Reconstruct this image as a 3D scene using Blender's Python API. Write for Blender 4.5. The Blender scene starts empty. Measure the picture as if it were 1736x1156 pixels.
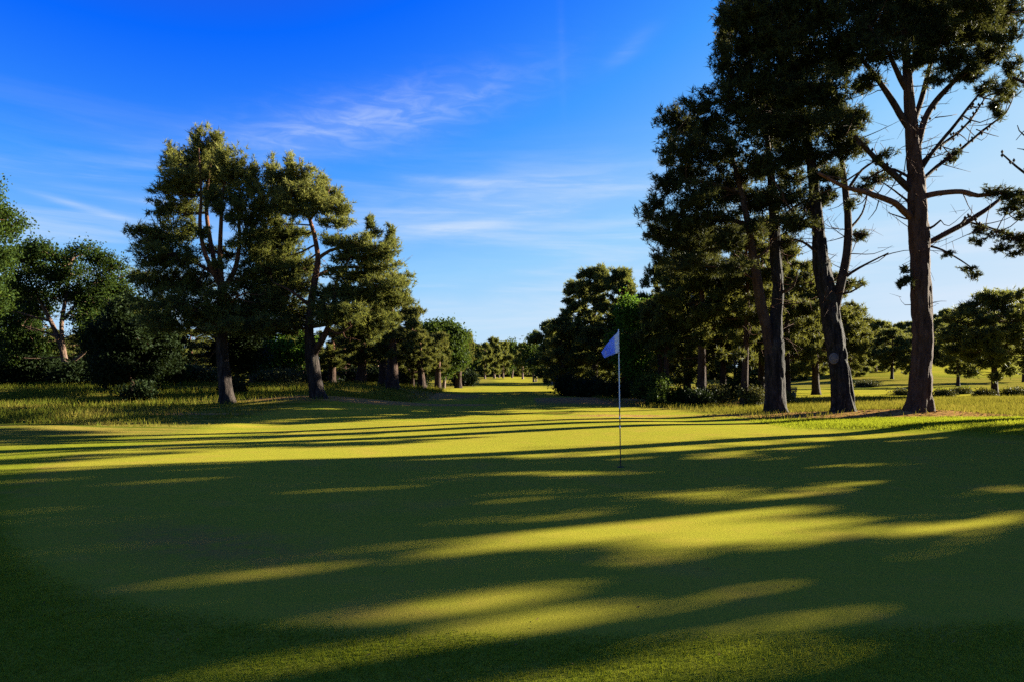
import bpy, math
import numpy as np
from mathutils import Vector

# ------------------------------------------------------------------ camera, sky, sun, exposure
F, CX, HY, CAM_H = 1157.0, 868.0, 622.0, 1.55          # focal length / centre / horizon in photo pixels, eye height
SUN_AZ, SUN_EL = math.radians(23), math.radians(14.5)    # azimuth ahead of due right, elevation
scn = bpy.context.scene
COL = scn.collection
cam_d = bpy.data.cameras.new('camera'); cam = bpy.data.objects.new('camera', cam_d); COL.objects.link(cam)
cam.location = (0, 0, CAM_H); cam.rotation_euler = (math.radians(90), 0, 0)
cam_d.sensor_width = 36; cam_d.lens = F / 1736 * 36; cam_d.shift_y = (HY - 578) / 1736
cam_d.clip_start = 0.05; cam_d.clip_end = 8000
scn.camera = cam
scn.view_settings.view_transform = 'Standard'; scn.view_settings.look = 'None'
scn.view_settings.gamma = 1; scn.view_settings.use_curve_mapping = False
scn.view_settings.exposure = 2.65
SKY_STRENGTH = 0.06
scn.render.engine = 'CYCLES'
cy = scn.cycles
cy.max_bounces = 5; cy.diffuse_bounces = 3; cy.glossy_bounces = 2; cy.transmission_bounces = 3; cy.transparent_max_bounces = 6
cy.use_denoising = False; cy.sample_clamp_indirect = 6

hx, hy = math.cos(SUN_AZ), math.sin(SUN_AZ)
sun_dir = Vector((math.cos(SUN_EL) * hx, math.cos(SUN_EL) * hy, math.sin(SUN_EL)))
sun_d = bpy.data.lights.new('sun', 'SUN'); sun = bpy.data.objects.new('sun', sun_d); COL.objects.link(sun)
sun_d.energy = 5.0; sun_d.angle = math.radians(0.53); sun_d.color = (1.0, 0.95, 0.77)
sun.rotation_euler = (-sun_dir).to_track_quat('-Z', 'Y').to_euler(); sun.location = (60, 30, 40)

class NT:
    """small node-tree helper"""
    def __init__(s, nt): s.t = nt; nt.nodes.clear()
    def n(s, typ, **kw):
        nd = s.t.nodes.new(typ)
        for k, v in kw.items(): setattr(nd, k, v)
        return nd
    def put(s, sock, v):
        if isinstance(v, bpy.types.NodeSocket): s.t.links.new(v, sock)
        elif v is not None: sock.default_value = v
    def math(s, op, a, b=None, c=None, clamp=False):
        nd = s.n('ShaderNodeMath', operation=op, use_clamp=clamp)
        for i, v in enumerate((a, b, c)): s.put(nd.inputs[i], v)
        return nd.outputs[0]
    def mix(s, f, a, b, mode='MIX'):
        nd = s.n('ShaderNodeMix', data_type='RGBA', blend_type=mode)
        s.put(nd.inputs[0], f)
        s.put(nd.inputs[6], a if not isinstance(a, tuple) else (*a, 1)[:4]); s.put(nd.inputs[7], b if not isinstance(b, tuple) else (*b, 1)[:4])
        return nd.outputs[2]
    def noise(s, vec, scale, detail=3, rough=.55, dist=0.0):
        nd = s.n('ShaderNodeTexNoise'); s.put(nd.inputs['Vector'], vec)
        nd.inputs['Scale'].default_value = scale; nd.inputs['Detail'].default_value = detail
        nd.inputs['Roughness'].default_value = rough; nd.inputs['Distortion'].default_value = dist
        return nd.outputs['Fac']
    def ramp(s, f, lo, hi, a=0.0, b=1.0):
        nd = s.n('ShaderNodeMapRange', interpolation_type='SMOOTHSTEP'); s.put(nd.inputs[0], f)
        for i, v in ((1, lo), (2, hi), (3, a), (4, b)): nd.inputs[i].default_value = v
        return nd.outputs[0]
    def mapping(s, vec, loc=(0, 0, 0), rot=(0, 0, 0), scale=(1, 1, 1)):
        nd = s.n('ShaderNodeMapping'); s.put(nd.inputs[0], vec)
        nd.inputs[1].default_value = loc; nd.inputs[2].default_value = rot; nd.inputs[3].default_value = scale
        return nd.outputs[0]

world = bpy.data.worlds.new('World'); scn.world = world; world.use_nodes = True
w = NT(world.node_tree)
sky = w.n('ShaderNodeTexSky', sky_type='NISHITA', sun_disc=False)
sky.sun_elevation = SUN_EL; sky.sun_rotation = math.pi / 2 - SUN_AZ
sky.air_density = 1.0; sky.dust_density = 0.6; sky.ozone_density = 2.0; sky.altitude = 0
# the photograph's deep polarised blue: the sky texture's own brightness graded to the blue-to-white range of this evening sky; zenith red and sun glow raised to warm the shade
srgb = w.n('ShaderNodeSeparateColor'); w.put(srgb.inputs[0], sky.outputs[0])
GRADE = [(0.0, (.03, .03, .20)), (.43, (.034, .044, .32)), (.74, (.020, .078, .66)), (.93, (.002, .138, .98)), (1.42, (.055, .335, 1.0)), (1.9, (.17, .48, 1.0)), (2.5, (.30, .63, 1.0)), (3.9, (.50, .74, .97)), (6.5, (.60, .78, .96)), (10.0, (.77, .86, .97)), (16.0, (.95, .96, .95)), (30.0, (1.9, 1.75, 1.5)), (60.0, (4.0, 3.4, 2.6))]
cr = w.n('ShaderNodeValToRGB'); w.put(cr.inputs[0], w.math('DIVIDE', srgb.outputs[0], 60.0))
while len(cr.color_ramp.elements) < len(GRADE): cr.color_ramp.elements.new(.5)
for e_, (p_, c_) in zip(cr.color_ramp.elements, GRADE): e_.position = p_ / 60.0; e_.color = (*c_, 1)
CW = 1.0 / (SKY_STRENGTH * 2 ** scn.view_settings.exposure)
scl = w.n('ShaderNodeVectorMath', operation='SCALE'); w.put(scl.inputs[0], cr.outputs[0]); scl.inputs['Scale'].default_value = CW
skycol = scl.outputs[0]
tc = w.n('ShaderNodeTexCoord'); sp = w.n('ShaderNodeSeparateXYZ'); w.put(sp.inputs[0], tc.outputs['Generated'])
az = w.math('ARCTAN2', sp.outputs[0], sp.outputs[1]); el = w.math('ARCSINE', sp.outputs[2])
cv = w.n('ShaderNodeCombineXYZ'); w.put(cv.inputs[0], az); w.put(cv.inputs[1], el)
ae = cv.outputs[0]
def gauss(x, s):   # exp(-(x/s)^2)
    q = w.math('DIVIDE', x, s); return w.math('EXPONENT', w.math('MULTIPLY', w.math('MULTIPLY', q, q), -1.0))
def streak(az0, el0, slope, width, length):
    da = w.math('SUBTRACT', az, az0)
    off = w.math('SUBTRACT', w.math('SUBTRACT', el, el0), w.math('MULTIPLY', da, slope))
    return w.math('MULTIPLY', gauss(off, width), gauss(da, length))
wisp = w.ramp(w.noise(w.mapping(ae, rot=(0, 0, -0.22), scale=(7, 46, 1)), 1.0, 6, .6, .6), .38, .72)
wisp2 = w.ramp(w.noise(w.mapping(ae, loc=(3, 1, 0), rot=(0, 0, 0.5), scale=(16, 60, 1)), 1.0, 5, .6, .8), .35, .75)
band = w.ramp(w.noise(w.mapping(ae, loc=(1.7, 4, 0), rot=(0, 0, -0.06), scale=(2.2, 24, 1)), 1.0, 6, .6, .4), .42, .74)
low = w.math('MULTIPLY', w.ramp(el, .36, .10), w.ramp(el, -.02, .03))
cl = w.math('MULTIPLY', streak(-.22, .335, .26, .034, .20), w.math('MULTIPLY_ADD', wisp2, .30, .13))
for (a0, e0, sl, wd, ln, k) in ((-.04, .262, -.04, .005, .10, .26), (-.565, .196, -.20, .0045, .045, .5), (-.50, .213, -.06, .006, .12, .16),
                                (.02, .245, .10, .035, .20, .40), (.073, .43, -4, .06, .006, .035), (.17, .43, .5, .012, .03, .10),
                                (-.08, .20, .12, .008, .12, .34), (.0, .085, .03, .016, .4, .3)):
    cl = w.math('ADD', cl, w.math('MULTIPLY', streak(a0, e0, sl, wd, ln), w.math('MULTIPLY', w.math('MULTIPLY_ADD', wisp, .7, .5), k)))
cl = w.math('ADD', cl, w.math('MULTIPLY', w.math('MULTIPLY', band, low), .58))
cl = w.math('ADD', cl, w.math('MULTIPLY', w.math('MULTIPLY', wisp, w.ramp(el, .36, .15)), .06))
cl = w.math('MINIMUM', cl, .8)
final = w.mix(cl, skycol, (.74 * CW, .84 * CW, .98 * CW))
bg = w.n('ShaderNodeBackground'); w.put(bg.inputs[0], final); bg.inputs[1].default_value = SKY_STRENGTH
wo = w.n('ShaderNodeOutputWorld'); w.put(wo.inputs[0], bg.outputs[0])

# ------------------------------------------------------------------ numeric helpers
def S(x): x = np.clip(x, 0, 1); return x * x * (3 - 2 * x)
def vnoise(x, y, seed=0):
    x = np.asarray(x, float); y = np.asarray(y, float)
    xi = np.floor(x).astype(np.int64); yi = np.floor(y).astype(np.int64); fx = S(x - xi); fy = S(y - yi)
    def h(a, b):
        n = (a * 374761393 + b * 668265263 + seed * 974711) & 0x7fffffff
        n = ((n ^ (n >> 13)) * 1274126177) & 0x7fffffff
        return ((n ^ (n >> 16)) & 0xffff) / 65535.0
    return (h(xi, yi) * (1 - fx) + h(xi + 1, yi) * fx) * (1 - fy) + (h(xi, yi + 1) * (1 - fx) + h(xi + 1, yi + 1) * fx) * fy
def fbm(x, y, seed=0, o=3):
    return sum(vnoise(x * 2 ** i, y * 2 ** i, seed + i) / 2 ** i for i in range(o)) / (2 - 2 / 2 ** o)
def nrm(v): return v / np.maximum(np.linalg.norm(v, axis=-1, keepdims=True), 1e-9)

def green_d(x, y):       # <1 inside the putting green
    a = np.arctan2(y - 11, x - 1.8)
    return np.sqrt(((x - 1.8) / 9.3) ** 2 + ((y - 11) / 6.9) ** 2) / (1 + .05 * np.sin(3 * a + .6) + .03 * np.sin(5 * a))
def fair(x, y):          # 1 on mown fairway
    lft = -7.5 + 3.4 * S((y - 20) / 14) + 1.6 * S((y - 40) / 40) + .7 * np.sin(y * .22)
    rgt = 8.2 - 4.6 * S((y - 21) / 12) + .8 * np.sin(y * .17 + 1)
    m = S((x - lft) / 1.2 + .5) * S((rgt - x) / 1.2 + .5)
    m2 = S((y - 31) / 5) * S((x - 13) / 3) * S((np.sin(y * .10 - 2.2 + x * .02) + .55) * 2) * S((x / np.maximum(y, 1) - .33) / .08)
    return np.maximum(m, m2)
def terrain(x, y):
    x = np.asarray(x, float); y = np.asarray(y, float)
    z = .60 * S((-x - 2.5) / 7) * np.exp(-((y - 35) / 9.5) ** 2)
    z = z + .16 * np.exp(-((x + 7.4) / 2.4) ** 2 - ((y - 26.3) / 2.0) ** 2)
    z = z + .16 * np.exp(-((x - 13.2) / 2.3) ** 2 - ((y - 22) / 1.3) ** 2) + .05 * np.exp(-((x - 10) / 2.5) ** 2 - ((y - 22) / 1.5) ** 2)
    z = z + .22 * S((x - 7) / 4) * np.exp(-((y - 17.5) / 2.0) ** 2)
    z = z - .55 * S((y - 38) / 70) * S((14 - x) / 10)
    z = z + (2.6 * S((y - 45) / 80) + 9.5 * S((y - 110) / 190) * S((x / np.maximum(y, 1) - .42) / .42)) * S((x / np.maximum(y, 1) - .36) / .16)
    z = z + .9 * S((y - 60) / 60) * S((-x / np.maximum(y, 1) - .12) / .2)
    out = S((green_d(x, y) - .95) / .5)
    z = z + out * (.16 * (fbm(x * .16 + 7, y * .22, 3, 2) - .5) + .05 * (fbm(x * .6, y * .6, 9, 2) - .5)) * S((y - 6) / 6)
    z = z + .05 * np.sin(x * .33 + .5) * np.sin(y * .45) * S((y - 6) / 6)
    return z
def tz(x, y): return float(terrain(np.array([x]), np.array([y]))[0])

# ------------------------------------------------------------------ mesh builder
class MB:
    def __init__(s): s.v = []; s.f = []; s.m = []; s.sm = []; s.t = []; s.n = 0
    def add(s, v, f, mat=0, smooth=False, tint=0.5):
        v = np.asarray(v, np.float32).reshape(-1, 3); f = np.asarray(f, np.int32)
        if len(v) == 0 or len(f) == 0: return
        s.v.append(v); s.f.append(f + s.n); s.m.append(np.full(len(f), mat, np.int32)); s.sm.append(np.full(len(f), smooth, bool))
        s.t.append(np.broadcast_to(np.asarray(tint, np.float32), (len(v),)) if np.ndim(tint) == 0 else np.asarray(tint, np.float32)); s.n += len(v)
    def build(s, name, mats, parent=None, origin=(0, 0, 0)):
        v = np.concatenate(s.v) - np.asarray(origin, np.float32)
        tot = np.concatenate([np.full(len(f), f.shape[1], np.int32) for f in s.f])
        li = np.concatenate([f.ravel() for f in s.f])
        me = bpy.data.meshes.new(name)
        me.vertices.add(len(v)); me.vertices.foreach_set('co', v.ravel())
        me.loops.add(len(li)); me.loops.foreach_set('vertex_index', li)
        me.polygons.add(len(tot)); me.polygons.foreach_set('loop_start', np.concatenate([[0], np.cumsum(tot)[:-1]]).astype(np.int32))
        me.polygons.foreach_set('material_index', np.concatenate(s.m)); me.polygons.foreach_set('use_smooth', np.concatenate(s.sm))
        a = me.attributes.new('tint', 'FLOAT', 'POINT'); a.data.foreach_set('value', np.concatenate(s.t))
        for m in (mats if isinstance(mats, (list, tuple)) else [mats]): me.materials.append(m)
        me.update(calc_edges=True)
        o = bpy.data.objects.new(name, me); COL.objects.link(o)
        if parent is not None: o.parent = parent
        return o

def smooth_path(pts, step=.15):
    P = np.asarray(pts, float); n = len(P)
    if n < 3:
        k = max(2, int(np.linalg.norm(P[-1, :3] - P[0, :3]) / step)); t = np.linspace(0, 1, k + 1)[:, None]; return P[0] * (1 - t) + P[-1] * t
    out = []
    E = np.vstack([2 * P[0] - P[1], P, 2 * P[-1] - P[-2]])
    for i in range(n - 1):
        p0, p1, p2, p3 = E[i:i + 4]
        k = max(2, int(np.linalg.norm(p2[:3] - p1[:3]) / step)); t = np.linspace(0, 1, k, endpoint=False)[:, None]
        out.append(.5 * (2 * p1 + (p2 - p0) * t + (2 * p0 - 5 * p1 + 4 * p2 - p3) * t ** 2 + (3 * p1 - p0 - 3 * p2 + p3) * t ** 3))
    out.append(P[-1:]); return np.vstack(out)

def tube(mb, pts, sides=8, mat=0, step=.15, amp=0.0, rng=None, flare=0.0, tint=.5, cap=True, wob=0.0):
    """pts: (x,y,z,r). Bark relief when amp>0, root flare when flare>0."""
    P = smooth_path(pts, step); c = P[:, :3].copy(); r = np.maximum(P[:, 3], .003); n = len(P)
    if wob and rng is not None:
        k = rng.normal(0, wob, (max(3, n // 5), 3)); idx = np.linspace(0, len(k) - 1, n)
        for j in range(3): c[:, j] += np.interp(idx, np.arange(len(k)), k[:, j]) * np.minimum(1, np.linspace(0, 6, n))
    t = nrm(np.gradient(c, axis=0))
    ref = np.array([0, 1, 0]) if abs(t[:, 1]).max() < .9 else np.array([1, 0, 0])
    u = nrm(np.cross(t, ref)); v = np.cross(t, u)
    th = np.linspace(0, 2 * np.pi, sides, endpoint=False)
    R = np.repeat(r[:, None], sides, 1)
    if flare:
        s = np.concatenate([[0], np.cumsum(np.linalg.norm(np.diff(c, axis=0), axis=1))])
        lob = .7 + .3 * np.sin(th * 5 + 1.3) + .25 * np.sin(th * 3)
        R = R * (1 + flare * np.exp(-s / .28)[:, None] * lob[None])
    if amp and rng is not None:
        TH = np.tile(th / (2 * np.pi), (n, 1)); s = np.concatenate([[0], np.cumsum(np.linalg.norm(np.diff(c, axis=0), axis=1))])[:, None] + 0 * TH
        o = rng.uniform(0, 100)
        def per(kx, kz, sd):   # periodic in theta
            a = vnoise(TH * kx + o, s * kz + o, sd); b = vnoise(TH * kx - kx + o, s * kz + o, sd); return a * (1 - TH) + b * TH
        plate = np.abs(per(11, 1.7, 5) - .5) * 2; fine = per(26, 6, 8)
        R = R * (1 + amp * (1.1 * S(plate * 2.2) - .6 + .7 * (fine - .5)) + amp * .45 * (per(4, .9, 11) - .5))
    V = c[:, None] + R[..., None] * (np.cos(th)[None, :, None] * u[:, None] + np.sin(th)[None, :, None] * v[:, None])
    i = np.arange(n - 1)[:, None] * sides; j = np.arange(sides)[None]; j2 = (j + 1) % sides
    f = np.stack([i + j, i + j2, i + sides + j2, i + sides + j], -1).reshape(-1, 4)
    tt = np.repeat(np.broadcast_to(np.asarray(tint, float), (n,)) if np.ndim(tint) == 0 else np.interp(np.linspace(0, 1, n), np.linspace(0, 1, len(tint)), tint), sides)
    V = V.reshape(-1, 3)
    if cap:
        V = np.vstack([V, c[-1:] + t[-1:] * r[-1] * .6]); tt = np.append(tt, tt[-1])
        mb.add(V, f, mat, True, tt)
        k = n * sides; base = (n - 1) * sides + np.arange(sides)
        mb.f[-1] = mb.f[-1]
        cf = np.stack([base, (n - 1) * sides + (np.arange(sides) + 1) % sides, np.full(sides, k)], -1) + (mb.n - len(V))
        mb.f.append(cf.astype(np.int32)); mb.m.append(np.full(sides, mat, np.int32)); mb.sm.append(np.full(sides, True))
        return c
    mb.add(V, f, mat, True, tt); return c

def twigs(mb, A, M, B, r0, mat=0, tint=.5):
    """batch of thin three-sided twigs through A-M-B"""
    N = len(A)
    if N == 0: return
    d = nrm(B - A); ref = np.where(np.abs(d[:, 2:3]) < .9, [[0, 0, 1.]], [[1., 0, 0]])
    u = nrm(np.cross(d, ref)); v = np.cross(d, u)
    rings = []
    for p, k in ((A, 1.0), (M, .7), (B, .25)):
        for a in (0, 2.094, 4.189):
            rings.append(p + (r0 * k)[:, None] * (math.cos(a) * u + math.sin(a) * v))
    V = np.stack(rings, 1).reshape(-1, 3)
    q = np.array([[0, 1, 4, 3], [1, 2, 5, 4], [2, 0, 3, 5], [3, 4, 7, 6], [4, 5, 8, 7], [5, 3, 6, 8]])
    mb.add(V, (np.arange(N)[:, None, None] * 9 + q[None]).reshape(-1, 4), mat, True, tint)

def needles(mb, tips, dirs, rng, n=12, ln=.15, wd=.026, shoot=.16, spread=.9, mat=1, tint=None):
    """brush-like shoots: n thin needle blades round each tip"""
    N = len(tips)
    if N == 0: return
    d = np.repeat(nrm(dirs), n, 0); p = np.repeat(tips, n, 0)
    o = p - d * (rng.uniform(0, 1, (N * n, 1)) * shoot)
    q = nrm(rng.normal(size=(N * n, 3))); nd = nrm(d * rng.uniform(.35, 1.0, (N * n, 1)) + q * spread)
    side = nrm(np.cross(nd, rng.normal(size=(N * n, 3)))) * (wd / 2)
    L = ln * rng.uniform(.7, 1.25, (N * n, 1)) * np.repeat(rng.choice([.6, .85, 1.0, 1.25], (N, 1)), n, 0)
    V = np.stack([o - side, o + side, o + nd * L], 1).reshape(-1, 3)
    tn = np.repeat(tint if tint is not None else rng.uniform(0, 1, N), n * 3)
    mb.add(V, np.arange(N * n * 3).reshape(-1, 3), mat, False, tn)

def leaves(mb, pts, rng, n=8, sz=.12, jit=.18, mat=1, tint=None):
    """small folded rhombic leaves round each point"""
    N = len(pts)
    if N == 0: return
    c = np.repeat(pts, n, 0) + rng.normal(0, jit, (N * n, 3))
    a = nrm(rng.normal(size=(N * n, 3)) + [0, 0, -.3]); b = nrm(np.cross(a, rng.normal(size=(N * n, 3))))
    L = sz * rng.uniform(.6, 1.2, (N * n, 1)); k = np.cross(a, b) * L * .15
    V = np.stack([c - a * L * .5, c + b * L * .33 + k, c + a * L * .5, c - b * L * .33 + k], 1).reshape(-1, 3)
    q = np.array([[0, 1, 2], [0, 2, 3]])
    tn = np.repeat(tint if tint is not None else rng.uniform(0, 1, N), n * 4)
    mb.add(V, (np.arange(N * n)[:, None, None] * 4 + q[None]).reshape(-1, 3), mat, False, tn)

# ------------------------------------------------------------------ materials
def mat(name):
    m = bpy.data.materials.new(name); m.use_nodes = True; return m, NT(m.node_tree)
def finish(t, shader): o = t.n('ShaderNodeOutputMaterial'); t.put(o.inputs[0], shader)
def principled(t, col, rough=.8, spec=.2, bump=None, metal=0.0):
    b = t.n('ShaderNodeBsdfPrincipled'); t.put(b.inputs['Base Color'], col if not isinstance(col, tuple) else (*col, 1)); b.inputs['Roughness'].default_value = rough
    b.inputs['Specular IOR Level'].default_value = spec; b.inputs['Metallic'].default_value = metal
    if bump is not None: t.put(b.inputs['Normal'], bump)
    return b.outputs[0]
def bumpn(t, h, strength, dist):
    b = t.n('ShaderNodeBump'); b.inputs['Strength'].default_value = strength; b.inputs['Distance'].default_value = dist; t.put(b.inputs['Height'], h); return b.outputs[0]
def attr(t, name): a = t.n('ShaderNodeAttribute', attribute_name=name); return a.outputs['Fac']

def foliage_mat(name, c0, c1, c2, transl=.3, spec=.03):
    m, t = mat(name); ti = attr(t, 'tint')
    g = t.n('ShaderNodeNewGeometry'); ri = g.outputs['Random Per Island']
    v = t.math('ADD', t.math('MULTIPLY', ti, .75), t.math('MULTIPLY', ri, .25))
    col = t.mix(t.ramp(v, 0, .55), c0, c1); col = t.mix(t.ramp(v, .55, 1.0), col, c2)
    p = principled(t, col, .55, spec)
    tr = t.n('ShaderNodeBsdfTranslucent'); t.put(tr.inputs[0], t.mix(.5, col, (c2[0] * 1.4, c2[1] * 1.4, c2[2] * .8)))
    mx = t.n('ShaderNodeMixShader'); mx.inputs[0].default_value = transl; t.put(mx.inputs[1], p); t.put(mx.inputs[2], tr.outputs[0])
    finish(t, mx.outputs[0]); return m
M_NEEDLE = foliage_mat('pine_needles', (.024, .034, .011), (.064, .076, .020), (.20, .19, .052), .34)
M_NEEDLE_DK = foliage_mat('dark_pine_needles', (.018, .024, .009), (.036, .043, .014), (.085, .080, .025), .28)
M_NEEDLE_OL = foliage_mat('olive_pine_needles', (.022, .032, .009), (.064, .073, .018), (.155, .14, .036), .32)
M_LEAF = foliage_mat('broad_leaves', (.010, .018, .005), (.024, .040, .008), (.065, .090, .014), .3)
M_LEAF_DK = foliage_mat('dark_leaves', (.008, .013, .005), (.014, .022, .007), (.028, .038, .010), .15)
M_LEAF_BR = foliage_mat('bright_leaves', (.022, .050, .006), (.045, .09, .010), (.09, .15, .018), .4)
M_FLOWER = foliage_mat('rhododendron_flowers', (.16, .06, .20), (.26, .10, .28), (.38, .2, .4), .3)
M_HEATH = foliage_mat('heather_leaves', (.030, .040, .012), (.060, .064, .018), (.10, .085, .028), .15)
M_BLADE = foliage_mat('grass_blades', (.070, .100, .006), (.13, .165, .011), (.22, .215, .020), .4, 0.0)
M_BLADE_DRY = foliage_mat('rough_grass_blades', (.045, .060, .007), (.09, .105, .012), (.22, .165, .034), .3, 0.0)

def bark_mat(name, dark, mid, light, warm):
    m, t = mat(name); tc = t.n('ShaderNodeTexCoord'); ob = tc.outputs['Object']
    n1 = t.noise(t.mapping(ob, scale=(8, 8, 1.7)), 1.0, 5, .68, .6); n2 = t.noise(t.mapping(ob, scale=(34, 34, 9)), 1.0, 4, .6); n3 = t.noise(ob, 1.6, 3)
    col = t.mix(t.ramp(n1, .34, .56), dark, mid); col = t.mix(t.math('MULTIPLY', t.ramp(n2, .5, .75), t.ramp(n1, .42, .6)), col, light)
    col = t.mix(t.math('MULTIPLY', t.ramp(n3, .5, .75), .25), col, (.045, .048, .026))
    col = t.mix(t.math('MULTIPLY', attr(t, 'tint'), t.ramp(n1, .2, .5)), col, warm)
    h = t.math('ADD', t.ramp(n1, .3, .62), t.math('MULTIPLY', n2, .35))
    finish(t, principled(t, col, .9, .12, bumpn(t, h, .9, .03))); return m
M_BARK = bark_mat('pine_bark', (.007, .005, .004), (.023, .016, .013), (.095, .072, .060), (.16, .068, .034))
M_BARK_L = bark_mat('light_bark', (.030, .020, .015), (.10, .066, .050), (.22, .16, .13), (.20, .10, .055))
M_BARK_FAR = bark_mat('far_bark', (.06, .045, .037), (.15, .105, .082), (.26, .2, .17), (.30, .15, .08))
m, t = mat('cut_wood'); tcx = t.n('ShaderNodeTexCoord'); finish(t, principled(t, t.mix(t.noise(tcx.outputs['Object'], 14, 4), (.07, .056, .048), (.17, .135, .115)), .9, .1)); M_CUT = m
m, t = mat('dry_cone'); tcx = t.n('ShaderNodeTexCoord'); finish(t, principled(t, t.mix(t.noise(tcx.outputs['Object'], 30, 2), (.03, .022, .016), (.09, .06, .04)), .9, .1)); M_CONE = m

# ground
def ground_mat():
    m, t = mat('turf'); tc = t.n('ShaderNodeTexCoord'); ob = tc.outputs['Object']
    G, R, Lt, FA = attr(t, 'green'), attr(t, 'rough'), attr(t, 'litter'), attr(t, 'fair')
    nb = t.noise(ob, .55, 4, .6); nm = t.noise(ob, 4.5, 4, .6); nf = t.noise(ob, 48, 3, .7); nff = t.noise(ob, 170, 2, .7); ns = t.noise(t.mapping(ob, scale=(.25, 2.2, 1)), 1.0, 4, .6)
    green = t.mix(t.ramp(nb, .35, .7), (.248, .212, .021), (.226, .208, .019)); green = t.mix(t.math('MULTIPLY', t.ramp(nm, .45, .7), .35), green, (.275, .212, .028))
    wv = t.n('ShaderNodeTexWave', wave_type='BANDS', bands_direction='Y'); t.put(wv.inputs['Vector'], t.mapping(ob, rot=(0, 0, .22))); wv.inputs['Scale'].default_value = .55; wv.inputs['Distortion'].default_value = .8; wv.inputs['Detail'].default_value = 1
    green = t.mix(t.math('MULTIPLY', wv.outputs['Fac'], .22), green, (.20, .200, .017)); nl = t.noise(t.mapping(ob, loc=(9, 3, 0)), .9, 5, .65); green = t.mix(t.math('MULTIPLY', t.ramp(nl, .50, .72), .45), green, (.30, .19, .035))
    fairc = t.mix(t.ramp(ns, .36, .66), (.18, .190, .015), (.29, .220, .026)); fairc = t.mix(t.math('MULTIPLY', t.ramp(nm, .5, .75), .4), fairc, (.32, .18, .036))
    fringe = t.mix(t.ramp(nm, .35, .65), (.15, .165, .011), (.19, .185, .015)); fringe = t.mix(t.math('MULTIPLY', t.ramp(nb, .5, .7), .4), fringe, (.22, .165, .035))
    roughc = t.mix(t.ramp(ns, .36, .62), (.085, .10, .010), (.22, .16, .028)); roughc = t.mix(t.math('MULTIPLY', t.ramp(nm, .5, .72), .6), roughc, (.08, .11, .018))
    lit = t.mix(t.ramp(nm, .3, .66), (.37, .20, .060), (.20, .10, .032)); lit = t.mix(t.math('MULTIPLY', t.ramp(nf, .5, .7), .5), lit, (.42, .28, .10))
    col = t.mix(FA, fringe, fairc); col = t.mix(R, col, roughc); col = t.mix(G, col, green)
    # thatch-brown worn patch on the near left of the green
    col = t.mix(t.math('MULTIPLY', attr(t, 'worn'), t.ramp(nm, .25, .6)), col, (.24, .135, .035))
    col = t.mix(t.ramp(t.math('ADD', Lt, t.math('MULTIPLY', t.math('SUBTRACT', nm, .5), .9)), .35, .65), col, lit)
    gs = t.math('MULTIPLY_ADD', G, -.70, 1.0); var = t.math('MULTIPLY_ADD', t.math('SUBTRACT', nf, .5), t.math('MULTIPLY', gs, 1.0), 1.0); var2 = t.math('MULTIPLY_ADD', t.math('SUBTRACT', nff, .5), t.math('MULTIPLY', gs, 1.1), 1.0)
    amt = t.math('MULTIPLY', var, var2)
    sc = t.n('ShaderNodeVectorMath', operation='SCALE'); t.put(sc.inputs[0], col); t.put(sc.inputs['Scale'], amt)
    h = t.math('ADD', t.math('MULTIPLY', nf, .6), t.math('MULTIPLY', nff, .5))
    finish(t, principled(t, sc.outputs[0], .9, 0.0, bumpn(t, h, .45, .008))); return m
M_TURF = ground_mat()
def plain(name, col, rough=.6, spec=.3, var=.25, scale=20, metal=0.0):
    m, t = mat(name); tc = t.n('ShaderNodeTexCoord'); n = t.noise(tc.outputs['Object'], scale, 4)
    c = t.mix(n, tuple(x * (1 - var) for x in col), tuple(x * (1 + var) for x in col)); finish(t, principled(t, c, rough, spec, bumpn(t, n, .2, .004), metal)); return m

# ------------------------------------------------------------------ things and tags
def tag(o, label=None, cat=None, group=None, kind=None):
    for k, v in (('label', label), ('category', cat), ('group', group), ('kind', kind)):
        if v: o[k] = v
    return o
def thing(name, loc, label, cat, group=None, rz=0, scale=(1, 1, 1)):
    o = bpy.data.objects.new(name, None); COL.objects.link(o); o.location = loc; o.rotation_euler = (0, 0, rz); o.scale = scale; o.empty_display_size = .3
    return tag(o, label, cat, group)
def dup(root, loc, rz, scale, label, group=None, name=None):
    r = root.copy(); COL.objects.link(r); r.location = loc; r.rotation_euler = (0, 0, rz); r.scale = scale
    if name: r.name = name
    r['label'] = label
    if 'group' in r: del r['group']
    if group: r['group'] = group
    for ch in list(root.children):
        c = ch.copy(); COL.objects.link(c); c.parent = r
    return r
def W(px, py, d): return np.array([(px - CX) / F * d, d, CAM_H + (HY - py) / F * d])
def base_at(px, d): x = (px - CX) / F * d; return np.array([x, d, tz(x, d)])

# ------------------------------------------------------------------ the setting: one sheet of turf, split into green, fairway and rough
def axis(parts): return np.unique(np.round(np.concatenate([np.arange(a, b, s) for a, b, s in parts]), 3))
def geo(a, b, n): return np.geomspace(a, b, n)
xs = np.unique(np.concatenate([np.arange(-16, 20, .3), np.arange(-40, -16, .8), np.arange(20, 60, .8), -geo(40, 3500, 34), geo(60, 3500, 34)]))
ys = np.unique(np.concatenate([np.arange(2, 32, .25), np.arange(-14, 2, 1.0), np.arange(32, 60, .7), -geo(14, 400, 10), geo(60, 5500, 46)]))
GX, GY = np.meshgrid(xs, ys); GZ = terrain(GX, GY)
VV = np.stack([GX, GY, GZ], -1).reshape(-1, 3); nx, ny = len(xs), len(ys)
ii = np.arange(ny - 1)[:, None] * nx + np.arange(nx - 1)[None]
FQ = np.stack([ii, ii + 1, ii + nx + 1, ii + nx], -1).reshape(-1, 4)
fcx = VV[FQ].mean(1)[:, 0]; fcy = VV[FQ].mean(1)[:, 1]
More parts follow.
